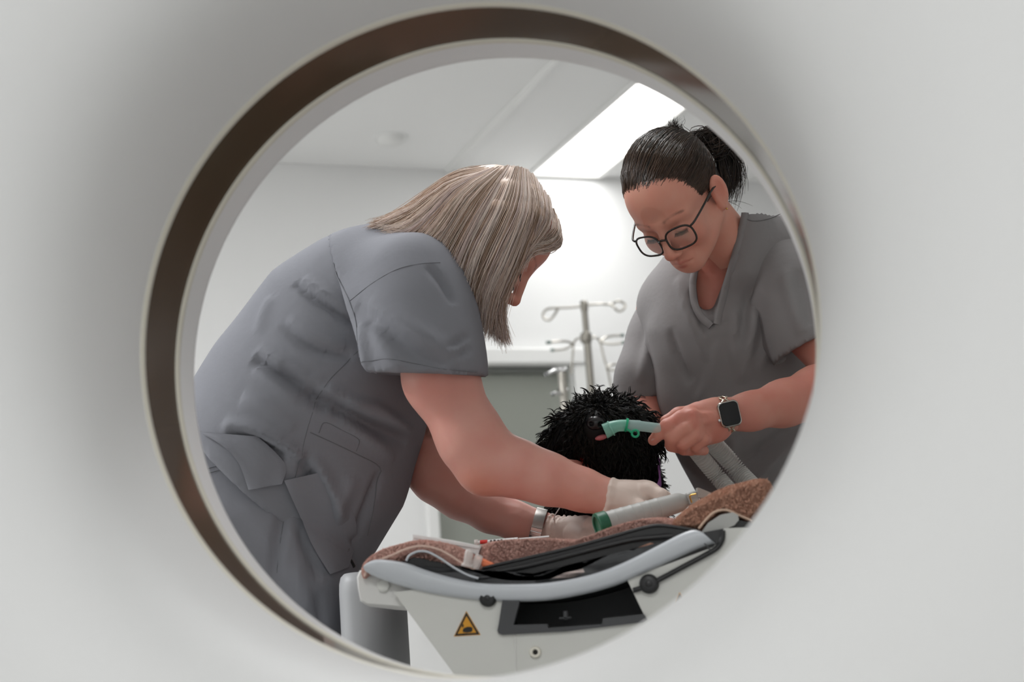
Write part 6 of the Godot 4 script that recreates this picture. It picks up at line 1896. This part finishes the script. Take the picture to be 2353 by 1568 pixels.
	for q in [[Vector3(0.2643, 1.4469, -0.9649), Vector3(0.2903, 1.4508, -0.9678), Vector3(0.3081, 1.4465, -0.9712), Vector3(0.322, 1.4397, -0.9746)], [Vector3(0.2727, 1.4571, -0.9639), Vector3(0.2821, 1.442, -0.9685), Vector3(0.2863, 1.4337, -0.9708)], [Vector3(0.2752, 1.4533, -0.9651), Vector3(0.2933, 1.4448, -0.9695), Vector3(0.3035, 1.4395, -0.9823)]]:
		strand(st, curve(q, 10), 0.0005, tones[4], tones[4])
	part("hair_strands", st, M.hair_dark, hr, "", "stuff")

func glasses(x: Transform3D) -> void:
	var t := thing("glasses", "dark-framed eyeglasses on the dark-haired person's face", "glasses", x * Vector3(0, -0.01, 0.1))
	var fm := mat("acetate_frame", rgb(40, 34, 30), 0.25)
	for s in [-1.0, 1.0]:
		var loop := []
		var inner := PackedVector3Array()
		for k in 41:
			var a := TAU * k / 40
			var e := 3.0
			var q := pow(pow(absf(cos(a)), e) + pow(absf(sin(a)), e), -1.0 / e)
			var lx := cos(a) * q * 0.0265
			var ly := sin(a) * q * 0.0205
			var p := Vector3(s * 0.0345 + lx, -0.012 + ly, 0.1065 - absf(s * 0.0345 + lx) * 0.22 - ly * 0.12)
			loop.append(x * p)
			if k < 40:
				inner.append(x * p)
		var mb := MB.new()
		mb.tube(loop, 0.0017, 8, Color.WHITE, false)
		part("rim", mb, fm, t)
		var ln := MB.new()
		ln.fan(Array(inner))
		part("lens", ln, M.lens, t)
		mb = MB.new()
		mb.tube(curve([x * Vector3(s * 0.0605, 0.002, 0.0915), x * Vector3(s * 0.068, 0.004, 0.083), x * Vector3(s * 0.076, 0.007, 0.045), x * Vector3(s * 0.0795, 0.008, 0.012), x * Vector3(s * 0.08, 0.002, -0.014), x * Vector3(s * 0.078, -0.02, -0.028)], 24), 0.0019, 8)
		part("temple", mb, fm, t)
	var br := MB.new()
	br.tube(curve([x * Vector3(-0.009, -0.006, 0.104), x * Vector3(0, -0.002, 0.1075), x * Vector3(0.009, -0.006, 0.104)], 8), 0.0018, 8)
	part("bridge", br, fm, t)

func watch() -> void:
	var t := thing("smart_watch", "rounded square watch with a black screen and steel chain strap on the wrist", "watch", Vector3(0.2491, 1.0607, -0.7758))
	var cen := Vector3(0.2491, 1.0604, -0.7738)
	var out := Vector3(0.2639, -0.0943, 0.9599)
	var along := Vector3(0.9669, 0.1453, -0.2099)
	along = (along - out * along.dot(out)).normalized()
	var across := out.cross(along).normalized()
	if across.y < 0.0:
		across = -across
	var ring := func(hx: float, hy: float, z: float, rr: float) -> PackedVector3Array:
		var r := PackedVector3Array()
		for k in 32:
			var a := TAU * k / 32
			var sx := signf(cos(a))
			var sy := signf(sin(a))
			r.append(cen + along * (sx * (hx - rr) + cos(a) * rr) + across * (sy * (hy - rr) + sin(a) * rr) + out * z)
		return r
	var mb := MB.new()
	mb.loft([ring.call(0.0145, 0.0175, -0.005, 0.007), ring.call(0.0168, 0.0198, -0.003, 0.0085), ring.call(0.0172, 0.0202, 0.0015, 0.0088), ring.call(0.0162, 0.0192, 0.004, 0.0082), ring.call(0.0150, 0.018, 0.0046, 0.0075)])
	part("case", mb, mat("steel_case", rgb(196, 192, 184), 0.22, 1.0), t)
	mb = MB.new()
	mb.loft([ring.call(0.0152, 0.0182, 0.0043, 0.0076), ring.call(0.0148, 0.0178, 0.0052, 0.0074), ring.call(0.0142, 0.0172, 0.0056, 0.007)])
	part("screen", mb, mat("black_glass", rgb(7, 7, 8), 0.06), t)
	mb = MB.new()
	var cr := cen - along * 0.0176 - across * 0.007
	mb.lathe([Vector2(0.0001, 0.0022), Vector2(0.003, 0.002), Vector2(0.0034, 0.0), Vector2(0.0034, -0.002)], cr, Basis(across, -along, out), 16)
	part("crown", mb, M.chrome, t)
	# chain strap round the wrist
	var axis_c := cen - out * 0.0262
	for s in [-1.0, 1.0]:
		for k in 9:
			var a := 0.78 + 0.235 * k
			var p: Vector3 = axis_c + (across * s * sin(a) + out * cos(a)) * 0.029
			var tan_: Vector3 = (across * s * cos(a) - out * sin(a)).normalized()
			var nn: Vector3 = (across * s * sin(a) + out * cos(a)).normalized()
			for e in [-1.0, 1.0]:
				var l := MB.new()
				var w: float = lerpf(0.0075, 0.003, minf(k / 3.0, 1.0)) * e
				l.tube([p + along * w * (1.0 if k % 2 == 0 else 0.2) - tan_ * 0.004, p + along * w * (0.2 if k % 2 == 0 else 1.0) + tan_ * 0.004], 0.0018, 6, Color.WHITE, true, null, nn, 0.6)
				part("strap_link", l, M.strap, t)
				
# ---------- dog ----------
func dog() -> void:
	var t := thing("dog", "black curly-haired dog lying on the table with a breathing tube at its muzzle", "dog", Vector3(0.03, 0.86, -1.0))
	var f := Field.new(Vector3(-0.12, 0.84, -1.75), Vector3(0.17, 1.17, -0.66), 0.007)
	f.egg(Vector3(0.0466, 1.0786, -0.8878), Vector3(0.055, 0.045, 0.06))
	f.egg(Vector3(0.0451, 1.0355, -0.8657), Vector3(0.062, 0.05, 0.055), 0.03)
	f.chain([Vector3(0.0473, 1.0565, -0.841), Vector3(0.0463, 1.0583, -0.7785), Vector3(0.0454, 1.0596, -0.7627)], [0.045, 0.03, 0.024], 0.02)
	f.chain([Vector3(0.0487, 1.0302, -0.8261), Vector3(0.0491, 1.0336, -0.7841)], [0.04, 0.026], 0.02)
	f.chain([Vector3(0.0159, 1.0919, -0.8807), Vector3(-0.0159, 1.0694, -0.8706), Vector3(-0.039, 1.0416, -0.868), Vector3(-0.0416, 1.0294, -0.8702)], [0.024, 0.022, 0.018, 0.01], 0.02, Vector3(0.7645, -0.4812, 0.429), 0.75)
	f.chain([Vector3(0.0803, 1.0971, -0.9093), Vector3(0.1027, 1.0759, -0.9066), Vector3(0.1116, 1.0496, -0.9083), Vector3(0.1101, 1.0358, -0.911)], [0.024, 0.021, 0.017, 0.01], 0.02, Vector3(0.6582, 0.3754, -0.6526), 0.75)
	f.chain([Vector3(0.0438, 1.0245, -0.9194), Vector3(0.0413, 0.9892, -0.9884), Vector3(0.0287, 0.96, -1.0547)], [0.062, 0.066, 0.08], 0.03)
	f.chain([Vector3(0.0291, 0.9636, -1.054), Vector3(0.0027, 0.985, -1.2624), Vector3(-0.0071, 1.0042, -1.4633), Vector3(-0.0041, 1.0047, -1.6183)], [0.085, 0.09, 0.088, 0.07], 0.04)
	f.chain([Vector3(-0.004, 0.9495, -1.0729), Vector3(-0.0321, 0.9412, -1.05), Vector3(-0.0516, 0.9389, -1.0374)], [0.045, 0.03, 0.022], 0.03)
	f.chain([Vector3(0.0587, 0.9487, -1.0407), Vector3(0.0735, 0.9231, -0.9243), Vector3(0.0841, 0.9107, -0.8253)], [0.045, 0.03, 0.022], 0.03)
	f.egg(Vector3(0.0759, 0.9923, -1.0133), Vector3(0.03, 0.03, 0.03), 0.02)
	var mb := MB.new()
	mb.colored = true
	f.net(mb, lin(15, 13, 13))
	var bd := part("body", mb, M.fur, t)
	# curls
	var nrm := mb.normals()
	var st := MB.new()
	st.colored = true
	var tones := [lin(14, 13, 13), lin(20, 18, 17), lin(26, 23, 21), lin(34, 30, 26), lin(12, 11, 12)]
	var nose := Vector3(0.047, 1.0606, -0.7421)
	var roots := []
	for k in mb.v.size():
		var p := mb.v[k]
		if p.z > -1.12 and p.distance_to(nose) > 0.019 and (p.y > 0.9 or p.z > -1.0):
			roots.append(k)
	var muzzle := []
	for k in roots:
		if mb.v[k].distance_to(nose) < 0.075:
			muzzle.append(k)
	for count in 4300:
		var k: int = roots[rng.randi() % roots.size()] if count < 3600 else muzzle[rng.randi() % muzzle.size()]
		var p := mb.v[k]
		var n := nrm[k]
		var face := clampf((p.distance_to(nose) - 0.02) / 0.06, 0.0, 1.0)
		var crown := clampf(1.0 - p.distance_to(Vector3(0.0464, 1.1101, -0.8605)) / 0.045, 0.0, 1.0)
		var ln := rnd(0.02, 0.034) * lerpf(0.4, 1.0, face) * (1.0 - 0.4 * crown)
		var fall := Vector3.DOWN - n * n.dot(Vector3.DOWN)
		var dir := (n * (0.3 + 0.2 * crown) + fall * (0.9 - 0.5 * crown) + rvec(0.14 + 0.25 * crown)).normalized()
		var u := dir.cross(n + rvec(0.2)).normalized()
		var v := dir.cross(u)
		var cr := rnd(0.002, 0.0045) * lerpf(0.5, 1.0, face) * (1.0 + 0.9 * crown)
		var turns := rnd(4.0, 10.0) * (1.0 if rng.randf() < 0.5 else -1.0)
		var ph := rnd(0, TAU)
		var pts := []
		for q in 12:
			var e := q / 11.0
			var a := ph + e * turns
			pts.append(p - n * 0.003 + dir * ln * e + (u * cos(a) + v * sin(a) - u * cos(ph) - v * sin(ph)) * cr * (0.35 + 0.65 * e) + fall * 0.006 * e * e)
		for w in 4:
			var o0 := rvec(0.0022)
			var o1 := rvec(0.0008)
			var ps := []
			for q in 12:
				ps.append(pts[q] + o0.lerp(o1, q / 11.0))
			var c0: Color = tones[rng.randi() % tones.size()]
			strand(st, ps, rnd(0.0006, 0.0012), c0, c0)
	part("fur", st, M.fur, bd, "", "stuff")
	# nose, mouth, tongue, eye
	mb = MB.new()
	var nb := Basis.looking_at(Vector3(-0.0003, -0.0939, 0.9956))
	var nf := Field.new(Vector3(0.047, 1.0612, -0.7419) - Vector3.ONE * 0.03, Vector3(0.047, 1.0612, -0.7419) + Vector3.ONE * 0.03, 0.0017)
	var np := Vector3(0.047, 1.0612, -0.7419)
	var right := Vector3(0.9852, -0.0732, -0.1548)
	var down := Vector3(-0.1026, -0.9762, -0.1909)
	var toward := Vector3(0.1372, -0.204, 0.9693)
	nf.egg(np, Vector3(0.0145, 0.0115, 0.012), 0.0, Basis(right, down, toward))
	for s in [-1.0, 1.0]:
		nf.egg(np + right * s * 0.0072 + toward * 0.009 + down * 0.001, Vector3(0.0042, 0.0034, 0.006), 0.002, Basis(right, down, toward), true)
	nf.cone(np + toward * 0.012 - down * 0.004, np + toward * 0.011 + down * 0.011, 0.0008, 0.001, 0.001, Vector3.ZERO, 1.0, true)
	nf.net(mb)
	part("nose", mb, mat("wet_nose", rgb(22, 20, 21), 0.28), t, "shiny black nose")
	mb = MB.new()
	mb.ball(Vector3(0.0535, 1.0389, -0.7455), Vector3(0.010, 0.0042, 0.006), Basis(right, down, toward) * Basis(Vector3.BACK, -0.25), 16)
	part("tongue", mb, mat("tongue", rgb(190, 104, 108), 0.4), t, "pink tongue tip")
	mb = MB.new()
	for s in [-1.0, 1.0]:
		var eye := MB.new()
		eye.ball(Vector3(0.0522, 1.0878, -0.8196) + right * s * 0.024, Vector3.ONE * 0.0075, Basis.IDENTITY, 12)
		part("eye", eye, mat("dog_eye", rgb(24, 16, 12), 0.08), t)
	# purple collar
	var co := thing("collar", "purple fabric collar round the black dog's neck", "collar", Vector3(0.0607, 1.0001, -0.9063))
	mb = MB.new()
	var ca := (Vector3(0.0438, 1.0245, -0.9194) - Vector3(0.0413, 0.9892, -0.9884)).normalized()
	var cm := Vector3(0.0548, 1.0014, -0.9258)
	var cu := ca.cross(Vector3.RIGHT).normalized()
	var cv := ca.cross(cu)
	var rows := []
	for k in 49:
		var a := TAU * k / 48
		var o := (cu * cos(a) + cv * sin(a))
		var r := 0.072 + 0.002 * sin(a * 9.0)
		rows.append(PackedVector3Array([cm + o * r - ca * 0.011, cm + o * (r + 0.003) - ca * 0.009, cm + o * (r + 0.003) + ca * 0.009, cm + o * r + ca * 0.011]))
	mb.grid(rows)
	part("band", mb, mat("purple_fabric", rgb(150, 92, 158), 0.85), co)
	# probe with a red light
	var pr := thing("pulse_probe", "small black clip probe with a red light under the dog's jaw", "probe", Vector3(0.0122, 1.0081, -0.8152))
	mb = MB.new()
	mb.tube(curve([Vector3(0.0181, 1.0205, -0.8083), Vector3(0.0153, 1.0096, -0.8071), Vector3(0.0103, 0.997, -0.8121)], 8), [0.003, 0.0036, 0.004, 0.0044, 0.0046, 0.0046, 0.0044, 0.004, 0.0034], 10)
	part("clip", mb, M.black, pr)
	mb = MB.new()
	mb.box(Vector3(0.009, 1.003, -0.8035), Vector3(0.004, 0.013, 0.004), Basis(Vector3.BACK, -0.2), 0.001)
	part("spring", mb, M.chrome, pr)
	mb = MB.new()
	mb.tube([Vector3(0.0199, 1.0243, -0.8016), Vector3(0.0189, 1.0194, -0.8004), Vector3(0.017, 1.0142, -0.8012)], [0.0012, 0.0018, 0.0012], 8)
	var led := mat("red_light", rgb(255, 60, 50), 0.3)
	led.emission_enabled = true
	led.emission = rgb(255, 40, 34)
	led.emission_energy_multiplier = 2.0
	part("red_led", mb, led, pr)
	var ol := OmniLight3D.new()
	ol.name = "red_glow"
	ol.light_color = rgb(255, 50, 40)
	ol.light_energy = 0.00008
	ol.light_size = 0.004
	ol.shadow_enabled = true
	pr.add_child(ol)
	ol.global_position = Vector3(0.0197, 1.0192, -0.7933)
	# thin line beside the leg
	mb = MB.new()
	mb.tube(curve([Vector3(-0.0336, 0.9657, -0.9002), Vector3(-0.0377, 0.9535, -0.9022), Vector3(-0.0458, 0.9431, -0.9033), Vector3(-0.0499, 0.9359, -0.9145)], 14), 0.0011, 6)
	single("drip_line", mb, M.paper, "thin white drip line curving beside the dog's leg", "tube")
